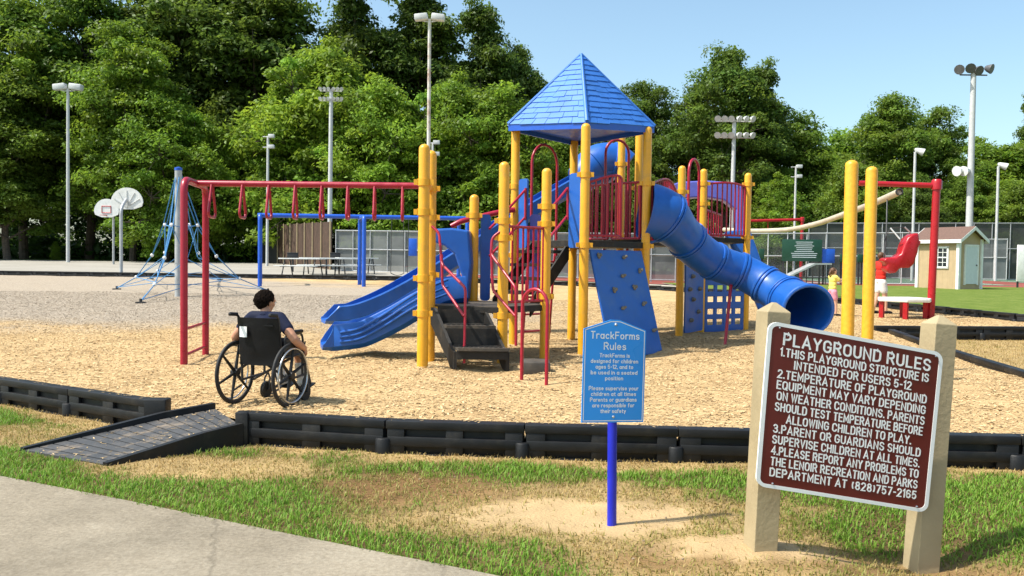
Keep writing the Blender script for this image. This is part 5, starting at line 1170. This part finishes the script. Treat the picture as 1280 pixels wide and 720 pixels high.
# ================================================================== LIGHT POLES
def pole(lab, px0, py0, px1, py1, Y, r0, r1, kind, material='polewhite', s=1.0, ground=True):
    a, c = P(px0, py0, Y), P(px1, py1, Y); base = V((a.x+(a.x-c.x)*.1, Y, H(a.x, Y)-.2)) if True else a
    T = thing('light_pole', lab, 'light pole', base, 'tall light poles around the courts'); m = MB(); m.tube([base, base.lerp(c, .5), c], [r0, (r0+r1)/2, r1], 14); obj('pole', m, M[material], T)
    if kind == 'box2':
        for sg in (-1, 1):
            m = MB(); q = c+V((sg*.55*s, 0, .12*s)); ax = (V((1, 0, -.12*sg)), V((0, 1, 0)), V((.12*sg, 0, 1))); m.box(q, (.85*s, .5*s, .42*s), ax); o = obj('lamp_head', m, M['lamp'], T, bevel=.08*s)
            m = MB(); m.tube(bend([c+V((0, 0, -.1)), c+V((sg*.2*s, 0, -.16*s)), q+V((0, 0, -.2*s))], .1), .035*s, 8); obj('lamp_bracket', m, M['lamp'], T)
    elif kind == 'rack':
        for zz in (0, -1.15*s):
            m = MB(); m.tube([c+V((-1.3*s, 0, zz-.1)), c+V((1.3*s, 0, zz-.1))], .05*s, 6); obj('crossarm', m, M['lamp'], T)
            for k in range(6):
                m = MB(); q = c+V(((-1.2+.48*k)*s, -.2*s, zz+.08*s)); m.lathe(q, [(.03*s, -.16*s), (.10*s, -.12*s), (.23*s, .12*s), (.24*s, .15*s)], 10, V((.5 if k > 2 else -.3, -.7, -.35)).normalized()); obj('floodlight', m, M['lamp'], T)
    elif kind == 'flood4':
        m = MB(); m.tube([c+V((-.9*s, 0, -.2*s)), c+V((.9*s, 0, -.2*s))], .05*s, 6); obj('crossarm', m, M['lampdark'], T)
        for k, (dx, dz) in enumerate(((-.95, .15), (-.3, .25), (.2, .1), (.95, .22))):
            m = MB(); q = c+V((dx*s, -.1, dz*s)); m.lathe(q, [(.12*s, -.25*s), (.2*s, -.15*s), (.32*s, .15*s), (.33*s, .2*s)], 12, V((-.6+.4*k, -.7, -.3)).normalized()); obj('floodlight', m, M['lampdark'], T)
    elif kind == 'one':
        m = MB(); m.lathe(c+V((.25*s, -.05, .05)), [(.06*s, -.3*s), (.12*s, -.2*s), (.2*s, .12*s), (.21*s, .2*s)], 10, V((.75, -.3, -.35)).normalized()); m.tube([c, c+V((.2*s, 0, .05))], .04*s, 6); obj('floodlight', m, M['lamp'], T)
    elif kind == 'two':
        for dz in (0, -.9*s):
            m = MB(); m.box(c+V((.3*s, 0, dz)), (.5*s, .35*s, .3*s)); m.tube([c+V((-.45*s, 0, dz-.05)), c+V((.4*s, 0, dz-.05))], .04*s, 6); obj('lamp_head', m, M['lamp'], T, bevel=.05*s)
    return T
pole('white light pole with two box lamps at the far left, before the dark wood', 85, 300, 85, 111, 61, .13, .10, 'box2', s=1.05)
pole('thin distant light pole between the net climber and the wooden fence', 334, 300, 335, 170, 58, .10, .08, 'two', s=.8)
pole('white floodlight pole with two lamp rows in front of the lime tree', 412, 300, 414, 112, 55, .16, .12, 'rack', s=.55)
pole('tall rust stained pole with two box lamps above the yellow corner posts', 535, 300, 537, 24, 34, .085, .065, 'box2', 'rustpole', s=.62)
pole('short pole with one white box lamp peeping over the yellow corner post', 541, 300, 541, 178, 60, .09, .08, 'two', s=.9)
pole('white floodlight pole with two lamp rows behind the right hand deck', 914, 300, 918, 150, 60, .17, .13, 'rack', s=1.0)
pole('small grey lamp pole against the trees right of the big dark tree', 993, 290, 995, 208, 62, .09, .07, 'two', s=.8)
pole('slim white lamp pole left of the shed, behind the red cantilever post', 1141, 300, 1144, 190, 60, .10, .09, 'one', s=1.3)
T8 = pole('tallest white floodlight pole rising behind the beige shed', 1211, 300, 1217, 90, 56, .24, .17, 'flood4', s=1.0)
for dx in (-.75, -.3):
    m = MB(); q = P(1211, 214, 56)+V((dx, -.2, 0)); m.lathe(q, [(.1, -.35), (.16, -.2), (.33, .2), (.34, .25)], 12, V((-.85, -.4, -.15)).normalized()); obj('floodlight', m, M['whitepaint'], T8)
pole('slim lamp pole near the right edge, in front of the pale green wood', 1246, 280, 1248, 208, 62, .10, .09, 'one', s=1.3)
# ================================================================== SHED
g = GT(1197, 362); SH = thing('shed', 'small beige storage shed with brown gable roof and pale blue door', 'shed', g)
al = R(64); lx, ly = V((-math.cos(al), math.sin(al), 0)), V((math.sin(al), math.cos(al), 0)); Ls, Ws, Hw = 2.4, 1.75, 2.72; zg = g.z-.1; c0 = V((g.x, g.y, zg))
m = MB(); a_, b_, c_, d_ = c0, c0+lx*Ls, c0+lx*Ls+ly*Ws, c0+ly*Ws; uz = V((0, 0, 1)); rh = .55
m.prism([a_, b_, c_, d_], uz*Hw); m.add([a_+uz*Hw, d_+uz*Hw, (a_+d_)/2+uz*(Hw+rh), b_+uz*Hw, c_+uz*Hw, (b_+c_)/2+uz*(Hw+rh)], [(0, 1, 2), (3, 4, 5)]); wl = obj('wall', m, M['beige'], SH, False)
gr = MB()
for k in range(1, 8): p = c0+lx*(Ls*k/8)-ly*.002; gr.box(p+uz*(Hw/2), (.02, .006, Hw-.05), (lx, ly, uz))
obj('siding_batten', gr, M['beige'], wl, False)
m = MB(); rd1, rd2 = (a_+d_)/2+uz*(Hw+rh+.04)-lx*.28, (b_+c_)/2+uz*(Hw+rh+.04)+lx*.28
for sgn in (-1, 1):
    e1, e2 = rd1+ly*(sgn*(Ws/2+.22))-uz*(rh*(Ws/2+.22)/(Ws/2)), rd2+ly*(sgn*(Ws/2+.22))-uz*(rh*(Ws/2+.22)/(Ws/2)); m.prism([rd1, rd2, e2, e1], uz*.06)
ro = obj('roof', m, M['shingle'], SH, False); tr = MB()
for sgn in (-1, 1):
    e1, e2 = rd1+ly*(sgn*(Ws/2+.225))-uz*(rh*(Ws/2+.22)/(Ws/2)), rd2+ly*(sgn*(Ws/2+.225))-uz*(rh*(Ws/2+.22)/(Ws/2))
    for u, v in ((rd1-lx*.012, e1-lx*.012), (e1, e2), (rd2+lx*.012, e2+lx*.012)): tr.prism([u+uz*.055, v+uz*.055, v-uz*.13, u-uz*.13], lx*.03 if u == rd1-lx*.012 or u == rd2+lx*.012 else ly*(sgn*.03))
obj('roof_trim', tr, M['whitepaint'], ro, False)
m = MB()
for p in (a_, b_, d_): m.box(p+uz*(Hw/2)-ly*.004+(-lx*.004), (.16, .16, Hw-.01), (lx, ly, uz))
obj('corner_trim', m, M['whitepaint'], wl, False)
dc = c0+ly*(Ws*.55)-lx*.03+uz*(.38+.98); m = MB(); m.box(dc, (.05, .92, 1.95), (lx, ly, uz)); dr = obj('door', m, M['paleblue'], SH, False)
m = MB()
for off, s_ in ((ly*.5, (.08, .09, 2.05)), (-ly*.5, (.08, .09, 2.05)), (uz*1.02, (.08, 1.1, .09))): m.box(dc+off, s_, (lx, ly, uz))
obj('door_frame', m, M['whitepaint'], dr, False); m = MB(); m.ell(dc-lx*.05+ly*.36, .04, 8); obj('handle', m, M['dark_steel'], dr)
wc_ = c0+lx*(Ls*.42)-ly*.02+uz*1.75; m = MB(); m.box(wc_, (.78, .04, 1.0), (lx, ly, uz)); wi = obj('window', m, M['darkglass'], SH, False); m = MB()
for off, s_ in ((lx*.42, (.1, .07, 1.1)), (-lx*.42, (.1, .07, 1.1)), (uz*.52, (.94, .07, .1)), (-uz*.52, (.94, .07, .1)), (V((0, 0, 0)), (.8, .06, .06)), (uz*.26, (.8, .055, .03)), (-uz*.26, (.8, .055, .03)), (lx*.14, (.03, .057, 1)), (-lx*.14, (.03, .057, 1))): m.box(wc_+off-ly*.01, s_, (lx, ly, uz))
obj('window_frame', m, M['whitepaint'], wi, False)
# ================================================================== FENCES
def mesh_mat(name, col, alpha, scale=40):
    m = bpy.data.materials.new(name); m.use_nodes = True; N = m.node_tree.nodes; L = m.node_tree.links; b = N['Principled BSDF']; b.inputs['Roughness'].default_value = .8
    tc = N.new('ShaderNodeTexCoord'); nz = N.new('ShaderNodeTexNoise'); nz.inputs['Scale'].default_value = 1.2; nz.inputs['Detail'].default_value = 7; L.new(tc.outputs['Object'], nz.inputs[0])
    rp = ramp(N, [(.3, tuple(c*.75 for c in col)), (.7, tuple(min(1, c*1.2) for c in col))]); L.new(nz.outputs['Fac'], rp.inputs[0]); L.new(rp.outputs[0], b.inputs['Base Color'])
    t = N.new('ShaderNodeBsdfTransparent'); x = N.new('ShaderNodeMixShader'); x.inputs[0].default_value = alpha; L.new(t.outputs[0], x.inputs[1]); L.new(b.outputs[0], x.inputs[2]); L.new(x.outputs[0], N['Material Output'].inputs[0]); return m
M['screen'] = mesh_mat('grey_windscreen', (.19, .20, .195), .82); M['link'] = mesh_mat('chain_link', (.22, .23, .23), .34); M['screen_d'] = mesh_mat('dark_windscreen', (.05, .055, .05), .85)
def fence(lab, a, b_, ht, hb, screen, n, z0=0.0, rails=(1.0, 0.0, .55), pm='galv', name='chain_link_fence'):
    a, b_ = V(a), V(b_); T = thing(name, lab, 'fence', a); m = MB(); d = b_-a
    for k in range(n):
        p, q = a+d*(k/n), a+d*((k+1)/n); m.add([p+V((0, 0, z0)), q+V((0, 0, z0)), q+V((0, 0, hb)), p+V((0, 0, ht))] if False else [p+V((0, 0, z0)), q+V((0, 0, z0)), q+V((0, 0, ht+(hb-ht)*(k+1)/n)), p+V((0, 0, ht+(hb-ht)*k/n))], [(0, 1, 2, 3)])
    obj('mesh_panel', m, M[screen], T, False)
    for k in range(n+1):
        p = a+d*(k/n); h = ht+(hb-ht)*k/n; m = MB(); m.tube([p+V((0, -.04, -.1)), p+V((0, -.04, h+.05))], .035, 8); obj('fence_post', m, M[pm], T)
    for r_ in rails:
        m = MB(); m.tube([a+V((0, -.05, max(.05, ht*r_))), b_+V((0, -.05, max(.05, hb*r_)))], .03, 8); obj('rail', m, M[pm], T)
    return T
def gp_(px, Y): p = P(px, 330, Y); return V((p.x, Y, H(p.x, Y)))
a, b_ = gp_(420, 50), gp_(660, 49); hL = P(420, 288, 50).z-a.z
fence('grey screened chain link fence behind the picnic tables and swings', a, b_, hL, P(660, 291, 49).z-b_.z, 'screen', 11)
c_ = gp_(935, 49.5); fence('grey screened fence seen beneath the decks of the play structure', b_+V((.05, 0, 0)), c_, P(660, 291, 49).z-b_.z, P(935, 293, 49.5).z-c_.z, 'screen', 9)
a, b_ = gp_(935, 49.4), gp_(1150, 50.5); fence('pale railed chain link fence carrying the green board', a, b_, P(935, 292, 49.4).z-a.z, P(1150, 291, 50.5).z-b_.z, 'link', 9, pm='polewhite')
a, b_ = gp_(1010, 66), gp_(1330, 66); fence('tall dark screened tennis fence behind the shed', a, b_, P(1010, 279, 66).z-a.z, P(1330, 279, 66).z-b_.z, 'screen_d', 14, pm='galv')
a, b_ = gp_(1226, 65.6), gp_(1258, 65.6); fence('pale double gate in the dark tennis fence right of the shed', a, b_, P(1226, 299, 65.6).z-a.z, P(1258, 299, 65.6).z-b_.z, 'screen', 2, pm='polewhite', name='court_gate')
# brown wooden fence, angled
WF = thing('wooden_fence', 'tall brown board fence beside the concrete pad', 'fence', gp_(350, 64)); m = MB(); a, b_ = gp_(348, 66), gp_(414, 52); d = b_-a; nbd = 46
ha, hb = P(348, 281, 66).z-a.z, P(414, 277, 52).z-b_.z
for k in range(nbd):
    p, q = a+d*((k+.02)/nbd), a+d*((k+.98)/nbd); h = ha+(hb-ha)*k/nbd+random.uniform(-.03, .03); m.prism([p, q, q+V((0, 0, h)), p+V((0, 0, h))], V((.04, .02, 0)))
obj('board_panel', m, M['wood_fence'], WF, False)
for k in range(8):
    p = a+d*(k/7)+V((-.06, -.06, 0)); m = MB(); m.tube([p, p+V((0, 0, ha+(hb-ha)*k/7+.05))], .045, 6); obj('fence_post', m, M['tan'], WF)
m = MB(); a2, b2 = gp_(349, 66), gp_(326, 67.5); m.prism([a2, b2, b2+V((0, 0, 2.4)), a2+V((0, 0, 2.4))], V((.03, .06, 0))); obj('end_panel', m, M['dark_steel'], WF, False)
# boards on the right fence
def board(lab, x0, y0, x1, y1, Y, material, name, legs=True, lines_=0):
    T = thing(name, lab, 'board', P((x0+x1)/2, y1, Y)); a, c = P(x0, y0, Y), P(x1, y1, Y); m = MB(); m.box(((a.x+c.x)/2, Y, (a.z+c.z)/2), (c.x-a.x, .08, a.z-c.z)); bo = obj('panel', m, material, T, bevel=.01)
    if legs:
        for x in (a.x+.1, c.x-.1): m = MB(); m.box((x, Y+.06, (c.z+H(x, Y))/2), (.08, .08, c.z-H(x, Y)+.1)); obj('leg', m, M['dark_steel'], T, False)
    if lines_:
        rnd = random.Random(4)
        for k in range(lines_):
            wv = rnd.uniform(.45, .85)*(c.x-a.x)*.8; m = MB(); z = a.z-(a.z-c.z)*(.12+.78*k/lines_); m.box((a.x+(c.x-a.x)*.55, Y-.045, z), (wv, .006, .035)); obj('text_line', m, M['paleblue'], bo, False)
    return T
board('large dark green notice board with faint white lines on the fence', 978, 299, 1027, 327, 49.0, M['green_board'], 'notice_board', True, 9)
board('blue board right of the green notice board', 1028, 311, 1043, 329, 49.1, M['blue_steel'], 'blue_board')
board('white board standing at the right edge of the picture', 1272, 306, 1296, 352, 47, M['whitepaint'], 'white_board')
board('small green panel left of the green notice board on the fence', 949, 311, 955, 324, 49.2, M['green_board'], 'fence_board')
board('small green panel between the two yellow poles on the fence', 1050, 318, 1057, 328, 49.2, M['green_board'], 'fence_board')
board('small green panel beside the person in red on the fence', 1072, 318, 1080, 328, 49.2, M['green_board'], 'fence_board')
board('faded blue panel on the grey fence left of the yellow corner posts', 511, 298, 521, 320, 44.5, M['blue_steel'], 'fence_board', False)
# skate ramp
SR_ = thing('skate_ramp', 'grey sloped metal ramp on a dark frame below the green board', 'ramp', GT(1000, 352)); Yr = 47.5; m = MB()
m.prism([P(984, 346, Yr), P(1019, 329, Yr), P(1040, 329, Yr), P(1040, 331, Yr), P(1020, 331, Yr), P(984, 348, Yr)], V((.2, 1.6, 0))); obj('ramp_surface', m, M['galv'], SR_, False); m = MB()
for px, py in ((1008, 337), (1016, 333), (1024, 331), (1032, 331), (1040, 331)):
    p = P(px, py, Yr); m.tube([p, V((p.x, p.y, H(p.x, p.y)))], .035, 6)
m.tube([P(990, 347, Yr), P(1040, 347, Yr)], .04, 6); obj('ramp_frame', m, M['dark_steel'], SR_)
# picnic tables and grills
def picnic():
    T = thing('picnic_table', 'metal picnic table', 'picnic table'); m = MB(); m.box((0, 0, .75), (1.9, .75, .05)); obj('tabletop', m, M['lamp'], T, bevel=.01)
    for s in (-1, 1):
        m = MB(); m.box((0, .7*s, .44), (1.9, .25, .04)); obj('bench', m, M['lamp'], T, bevel=.01)
        m = MB(); x = .7*s; m.tube([(x, -.7, .42), (x, .7, .42)], .03, 6); m.tube([(x, -.55, 0), (x, -.25, .73)], .03, 6); m.tube([(x, .55, 0), (x, .25, .73)], .03, 6); obj('leg_frame', m, M['dark_steel'], T)
    return T
pt = picnic()
for i, (px, Y, lab) in enumerate(((378, 42.0, 'metal picnic table farthest left on the concrete pad'), (402, 44.0, 'metal picnic table beside the floodlight pole'), (428, 43.2, 'metal picnic table nearest the middle legs of the blue swing frame'), (446, 45.5, 'metal picnic table standing behind the others by the grey fence'))):
    o = pt if i == 0 else dup(pt); p = gp_(px, Y); place(o, p, R(12*i-10), 1.15, lab, 'picnic tables on the concrete pad')
def grill():
    T = thing('park_grill', 'black park grill on a post', 'grill'); m = MB(); m.tube([(0, 0, -.05), (0, 0, .75)], .05, 8); obj('grill_post', m, M['dark_steel'], T)
    m = MB(); m.box((0, 0, .9), (.6, .45, .32)); m.box((0, 0, 1.08), (.66, .5, .04)); obj('firebox', m, M['dark_steel'], T, bevel=.03); return T
gr_ = grill()
for i, (px, Y, lab) in enumerate(((366, 47.5, 'black park grill standing left of the picnic tables'), (419, 49.5, 'black park grill between the floodlight pole and the grey fence'))):
    o = gr_ if i == 0 else dup(gr_); place(o, gp_(px, Y), .2, None, lab, 'park grills')
# ================================================================== TREES
def leaf_mat():
    m = bpy.data.materials.new('foliage'); m.use_nodes = True; N = m.node_tree.nodes; L = m.node_tree.links; b = N['Principled BSDF']; b.inputs['Roughness'].default_value = .5; b.inputs['Specular IOR Level'].default_value = .3
    oi = N.new('ShaderNodeObjectInfo'); at = N.new('ShaderNodeAttribute'); at.attribute_name = 'tint'
    mx = N.new('ShaderNodeMix'); mx.data_type = 'RGBA'; mx.blend_type = 'MULTIPLY'; mx.inputs[0].default_value = 1; L.new(oi.outputs['Color'], mx.inputs[6]); L.new(at.outputs['Color'], mx.inputs[7]); L.new(mx.outputs[2], b.inputs['Base Color'])
    t = N.new('ShaderNodeBsdfTranslucent'); hs = N.new('ShaderNodeHueSaturation'); hs.inputs['Value'].default_value = 1.25; hs.inputs['Hue'].default_value = .49; L.new(mx.outputs[2], hs.inputs['Color']); L.new(hs.outputs[0], t.inputs['Color'])
    x = N.new('ShaderNodeMixShader'); x.inputs[0].default_value = .5; L.new(b.outputs[0], x.inputs[1]); L.new(t.outputs[0], x.inputs[2]); L.new(x.outputs[0], N['Material Output'].inputs[0]); return m
M['leaf'] = leaf_mat()
def leaves_mesh(name, centers, radii, per, size, rng, flat=.5, droop=.4):
    k = len(centers); idx = np.repeat(np.arange(k), per); n = len(idx); c = centers[idx]; r = radii[idx]
    d = rng.normal(size=(n, 3)); d /= np.linalg.norm(d, axis=1)[:, None]; rad = rng.random(n)**.45*(1+.28*rng.exponential(.6, n))
    off = d*rad[:, None]*r[:, None]; off[:, 2] *= flat; off[:, 2] -= droop*(off[:, 0]**2+off[:, 1]**2)/np.maximum(r, .1)*.5
    p = c+off
    nrm = d*.55+np.array([0, 0, .65])+rng.normal(size=(n, 3))*.55; nrm /= np.linalg.norm(nrm, axis=1)[:, None]
    t = np.cross(nrm, rng.normal(size=(n, 3))); t /= np.linalg.norm(t, axis=1)[:, None]; s = np.cross(nrm, t)
    l = size*(.55+.9*rng.random(n)); w = l*(.35+.25*rng.random(n))
    vs = np.stack([p-t*l[:, None], p+s*w[:, None]+nrm*(.12*l)[:, None], p+t*l[:, None], p-s*w[:, None]+nrm*(.12*l)[:, None]], 1).reshape(-1, 3)
    ct = rng.normal(1, .16, k); tint = np.clip(ct[idx]+rng.normal(0, .14, n), .5, 1.6); warm = np.clip(rng.normal(.98, .05, k)[idx], .85, 1.12)
    col = np.stack([tint*warm, tint, tint*.9/warm], -1); return np_mesh(name, vs, np.arange(n*4).reshape(-1, 4), np.repeat(col, 4, 0))
def tree_proto(seed, Ht, Rc, low, shape, nclump, per, leaf, csize):
    rng = np.random.default_rng(seed); rnd = random.Random(seed); T = thing('tree', 'leafy tree', 'tree'); tk = MB()
    spine = [V((rnd.uniform(-.02, .02)*Ht*(z > 0), rnd.uniform(-.02, .02)*Ht*(z > 0), Ht*z)) for z in (0, .2, .42, .64, .82)]; sp_ = spline(spine, 4)
    tk.tube(sp_, [max(.05, Ht*.017*(1-i/len(sp_)*.9)) for i in range(len(sp_))], 9)
    cs = []; rs = []
    # big lobes, each with sub clumps, so the outline is uneven
    nl = 13 if shape != 'column' else 10; lobes = []
    for i in range(nl):
        t = (i+.5)/nl; z = Ht*(low+(.93-low)*t)
        prof = {'round': math.sin(math.pi*(.16+.80*t))**.75, 'column': (1-.25*t)*math.sin(math.pi*(.2+.76*t))**.45, 'wide': math.sin(math.pi*(.28+.68*t))**.7}[shape]
        for a in range(2 if t < .85 else 1):
            th = i*2.4+a*math.pi+rnd.uniform(-.5, .5); rr = Rc*prof*rnd.uniform(.45, .78); lobes.append((V((rr*math.cos(th), rr*math.sin(th), z+rnd.uniform(-.03, .03)*Ht)), Rc*rnd.uniform(.30, .48)*(.6+.4*prof)))
    for k in range(7): lobes.append((V((rnd.uniform(-.1, .1)*Rc, rnd.uniform(-.1, .1)*Rc, Ht*(low+.12+(.95-low-.12)*k/6))), Rc*(.36-.016*k)))
    for c, r in lobes:
        z0 = max(low*.6*Ht, c.z-r*1.3); st = V((0, 0, min(z0, Ht*.8))); tk.tube([st, st.lerp(c, .5)+V((0, 0, .1*r)), c], [Ht*.006, Ht*.0042, .03], 6)
        for _ in range(max(3, int(nclump/len(lobes)))):
            d = V((rnd.gauss(0, 1), rnd.gauss(0, 1), rnd.gauss(0, .8)+.2)).normalized()*r*rnd.uniform(.35, 1.08); q = c+d; cs.append(q); rs.append(csize*rnd.uniform(.5, 1.4)); tk.tube([c, q], [.045, .015], 4, cap=False)
    obj('trunk', tk, M['bark'], T); me = leaves_mesh('crown', np.array([tuple(c) for c in cs]), np.array(rs), per, leaf, rng); cr = obj('crown', me, M['leaf'], T); return T
TP = {'a': tree_proto(11, 24, 7.0, .22, 'round', 360, 190, .195, 1.3), 'b': tree_proto(12, 24, 5.6, .2, 'column', 340, 190, .195, 1.2), 'c': tree_proto(13, 14, 5.6, .12, 'wide', 280, 200, .155, 1.05), 'd': tree_proto(15, 14, 4.6, .10, 'round', 260, 200, .155, 1.0), 'e': tree_proto(18, 24, 7.6, .24, 'wide', 370, 190, .20, 1.35)}
BH = {'a': 24, 'b': 24, 'c': 14, 'd': 14, 'e': 24}; used = set()
DK, MD, LM, BR = (.10, .158, .025), (.135, .21, .027), (.20, .31, .034), (.16, .26, .028)
def tree(kind, px, top, Y, col, lab, w=1.0, rz=None, group='trees around the playground'):
    q = P(px, top, Y); z0 = H(q.x, Y)-.15; sc = (q.z-z0)/BH[kind]/.985
    o = TP[kind] if kind not in used else dup(TP[kind]); used.add(kind)
    place(o, (q.x, Y, z0), rz if rz is not None else random.uniform(0, 6.28), (sc*w, sc*w, sc), lab, group)
    for ch in o.children:
        if ch.name.startswith('crown'): k_ = random.uniform(.88, 1.1); ch.color = (col[0]*k_*random.uniform(.96, 1.04), col[1]*k_, col[2]*k_, 1)
TREES = [
 ('e', -95, -30, 70, MD, 'dark tree cut by the left edge of the picture', 1.0), ('a', 28, 0, 71, MD, 'dark tall tree behind the white two lamp pole, at the far left', 1.05),
 ('b', 8, 95, 66, MD, 'mid green tree low at the left edge beside the two lamp pole', 1.2), ('a', 110, -28, 74, MD, 'tall mid green tree whose top leaves the frame above the two lamp pole', 1.0),
 ('e', 165, 42, 68.5, BR, 'broad mid green tree above the basketball hoops', .95), ('a', 235, -60, 79, DK, 'very tall dark tree behind the trees over the basketball hoops', 1.0),
 ('b', 320, -70, 77, DK, 'very tall dark tree with its right edge against the small gap of sky', 1.1), ('c', 208, 128, 67, BR, 'bright green spreading tree right of the basketball hoops', 1.0),
 ('d', 255, 152, 68.5, LM, 'small yellow green tree behind the top of the loop ladder arch', .8), ('e', 308, 95, 80, DK, 'dark shaded tree behind the thin distant lamp pole', .85),
 ('c', 405, 62, 70, LM, 'tall lime green tree behind the floodlight pole with two lamp rows', 1.0), ('d', 355, 125, 69, LM, 'lime green tree left of the floodlight pole with two lamp rows', 1.0),
 ('c', 478, 110, 67, LM, 'light green tree between the floodlight pole and the rusty pole', .95), ('b', 445, -40, 79, DK, 'tall dark tree right of the small gap of sky', .85),
 ('b', 520, -38, 81, DK, 'tall dark tree directly behind the rusty pole', .95), ('b', 604, 8, 80, DK, 'tall dark pointed tree left of the blue roof against the sky', .8),
 ('a', 650, 62, 82, DK, 'dark tree whose crown touches the left slope of the blue roof', .72), ('c', 566, 104, 68, BR, 'bright green round tree right of the rusty pole', .95),
 ('d', 628, 118, 66, BR, 'bright green tree immediately left of the blue roof posts', 1.0), ('c', 700, 178, 72, BR, 'green tree seen under the blue roof', 1.0),
 ('e', 762, 122, 84, DK, 'dark tree showing just right of the blue roof', 1.0), ('e', 808, 110, 80, DK, 'dark tree between the blue roof and the tallest right hand tree', .95),
 ('d', 775, 185, 72, MD, 'green tree seen through the posts of the roofed tower', 1.0), ('a', 912, 64, 75, DK, 'big dark rounded tree, the tallest right of the blue roof', .95), ('b', 955, 84, 77, DK, 'dark tree joined to the right side of the tallest right hand tree', .82),
 ('e', 868, 118, 78, DK, 'dark tree left of the floodlight pole behind the right hand deck', .68), ('d', 1000, 150, 78, MD, 'mid green tree behind the small grey lamp pole', 1.0), ('c', 970, 225, 69, BR, 'low bright tree around the foot of the small grey lamp pole', .9),
 ('d', 1048, 172, 90, BR, 'hazy light green tree in the dip between the two right hand groups', 1.3), ('a', 1112, 122, 78, MD, 'dark green tree above the sagging beige pipe', 1.0), ('e', 1168, 144, 80, MD, 'mid green tree left of the tallest floodlight pole', .95),
 ('c', 1068, 205, 70, MD, 'low green tree behind the taller yellow pole', .95), ('d', 1150, 232, 70, DK, 'low dark tree behind the red cantilever post', 1.0), ('c', 1235, 182, 86, BR, 'pale green tree right of the tallest floodlight pole', 1.15),
 ('c', 1290, 176, 84, BR, 'pale green tree at the right edge behind the slim lamp pole', 1.1), ('b', 1292, 120, 95, DK, 'dark pointed tree cut by the right edge above the pale green trees', .6), ('d', 1205, 225, 74, MD, 'green tree behind the roof of the shed', 1.0),
 ('d', 1270, 232, 72, MD, 'low green tree behind the double gate', 1.1)]
for t in TREES: tree(*t[:6], w=t[6])
# undergrowth: the wood reads as one dark mass behind the single trees
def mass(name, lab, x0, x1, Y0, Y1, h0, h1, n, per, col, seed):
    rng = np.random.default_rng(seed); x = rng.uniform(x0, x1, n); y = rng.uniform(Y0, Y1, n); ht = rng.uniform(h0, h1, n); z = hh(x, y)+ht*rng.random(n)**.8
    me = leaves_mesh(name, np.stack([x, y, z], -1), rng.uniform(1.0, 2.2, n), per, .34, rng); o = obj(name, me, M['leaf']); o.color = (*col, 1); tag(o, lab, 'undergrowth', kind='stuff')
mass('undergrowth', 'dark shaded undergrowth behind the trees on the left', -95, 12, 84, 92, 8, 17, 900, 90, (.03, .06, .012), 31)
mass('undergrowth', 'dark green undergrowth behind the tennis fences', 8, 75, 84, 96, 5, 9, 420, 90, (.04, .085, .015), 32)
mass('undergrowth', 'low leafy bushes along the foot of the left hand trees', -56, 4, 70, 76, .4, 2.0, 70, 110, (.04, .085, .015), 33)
# one small light sapling at the wood edge
tree('d', 70, 303, 68.5, LM, 'small pale sapling at the edge of the wood right of the concrete pad', .9)
# ================================================================== LIGHT, SKY, CAMERA
SUN_EL, SUN_DIR = R(56), V((1, .34, 0)).normalized()      # direction shadows fall
sd = bpy.data.lights.new('sun', 'SUN'); sd.energy = 4.4; sd.angle = R(.5); sd.color = (1, .95, .86); so = bpy.data.objects.new('sun', sd); COL.objects.link(so)
ld_ = V((SUN_DIR.x*math.cos(SUN_EL), SUN_DIR.y*math.cos(SUN_EL), -math.sin(SUN_EL))); so.rotation_euler = ld_.to_track_quat('-Z', 'Y').to_euler()
W = bpy.data.worlds.new('World'); SC.world = W; W.use_nodes = True; N = W.node_tree.nodes; L = W.node_tree.links
sk = N.new('ShaderNodeTexSky'); sk.sky_type = 'NISHITA'; sk.sun_disc = False; sk.sun_elevation = SUN_EL; sk.sun_rotation = math.atan2(-SUN_DIR.x, -SUN_DIR.y); sk.air_density = 1.0; sk.dust_density = 2.8; sk.ozone_density = .8; sk.altitude = 300
bg = N['Background']; bg.inputs['Strength'].default_value = .15
tn = N.new('ShaderNodeVectorMath'); tn.operation = 'MULTIPLY'; tn.inputs[1].default_value = (.98, 1.075, 1.0); L.new(sk.outputs[0], tn.inputs[0]); L.new(tn.outputs[0], bg.inputs[0])
cd = bpy.data.cameras.new('camera'); cam = bpy.data.objects.new('camera', cd); COL.objects.link(cam); cd.sensor_width = 36; cd.lens = F/1280*36; cd.clip_end = 5000; cd.clip_start = .05
cam.matrix_world = Matrix(((CR.x, CU.x, -fw.x, CAM.x), (CR.y, CU.y, -fw.y, CAM.y), (CR.z, CU.z, -fw.z, CAM.z), (0, 0, 0, 1))); SC.camera = cam
vs_ = SC.view_settings; vs_.view_transform = 'Standard'; vs_.look = 'None'; vs_.exposure = .66; vs_.gamma = 1; vs_.use_curve_mapping = False
SC.cycles.use_denoising = True; SC.cycles.max_bounces = 8; SC.cycles.transparent_max_bounces = 16
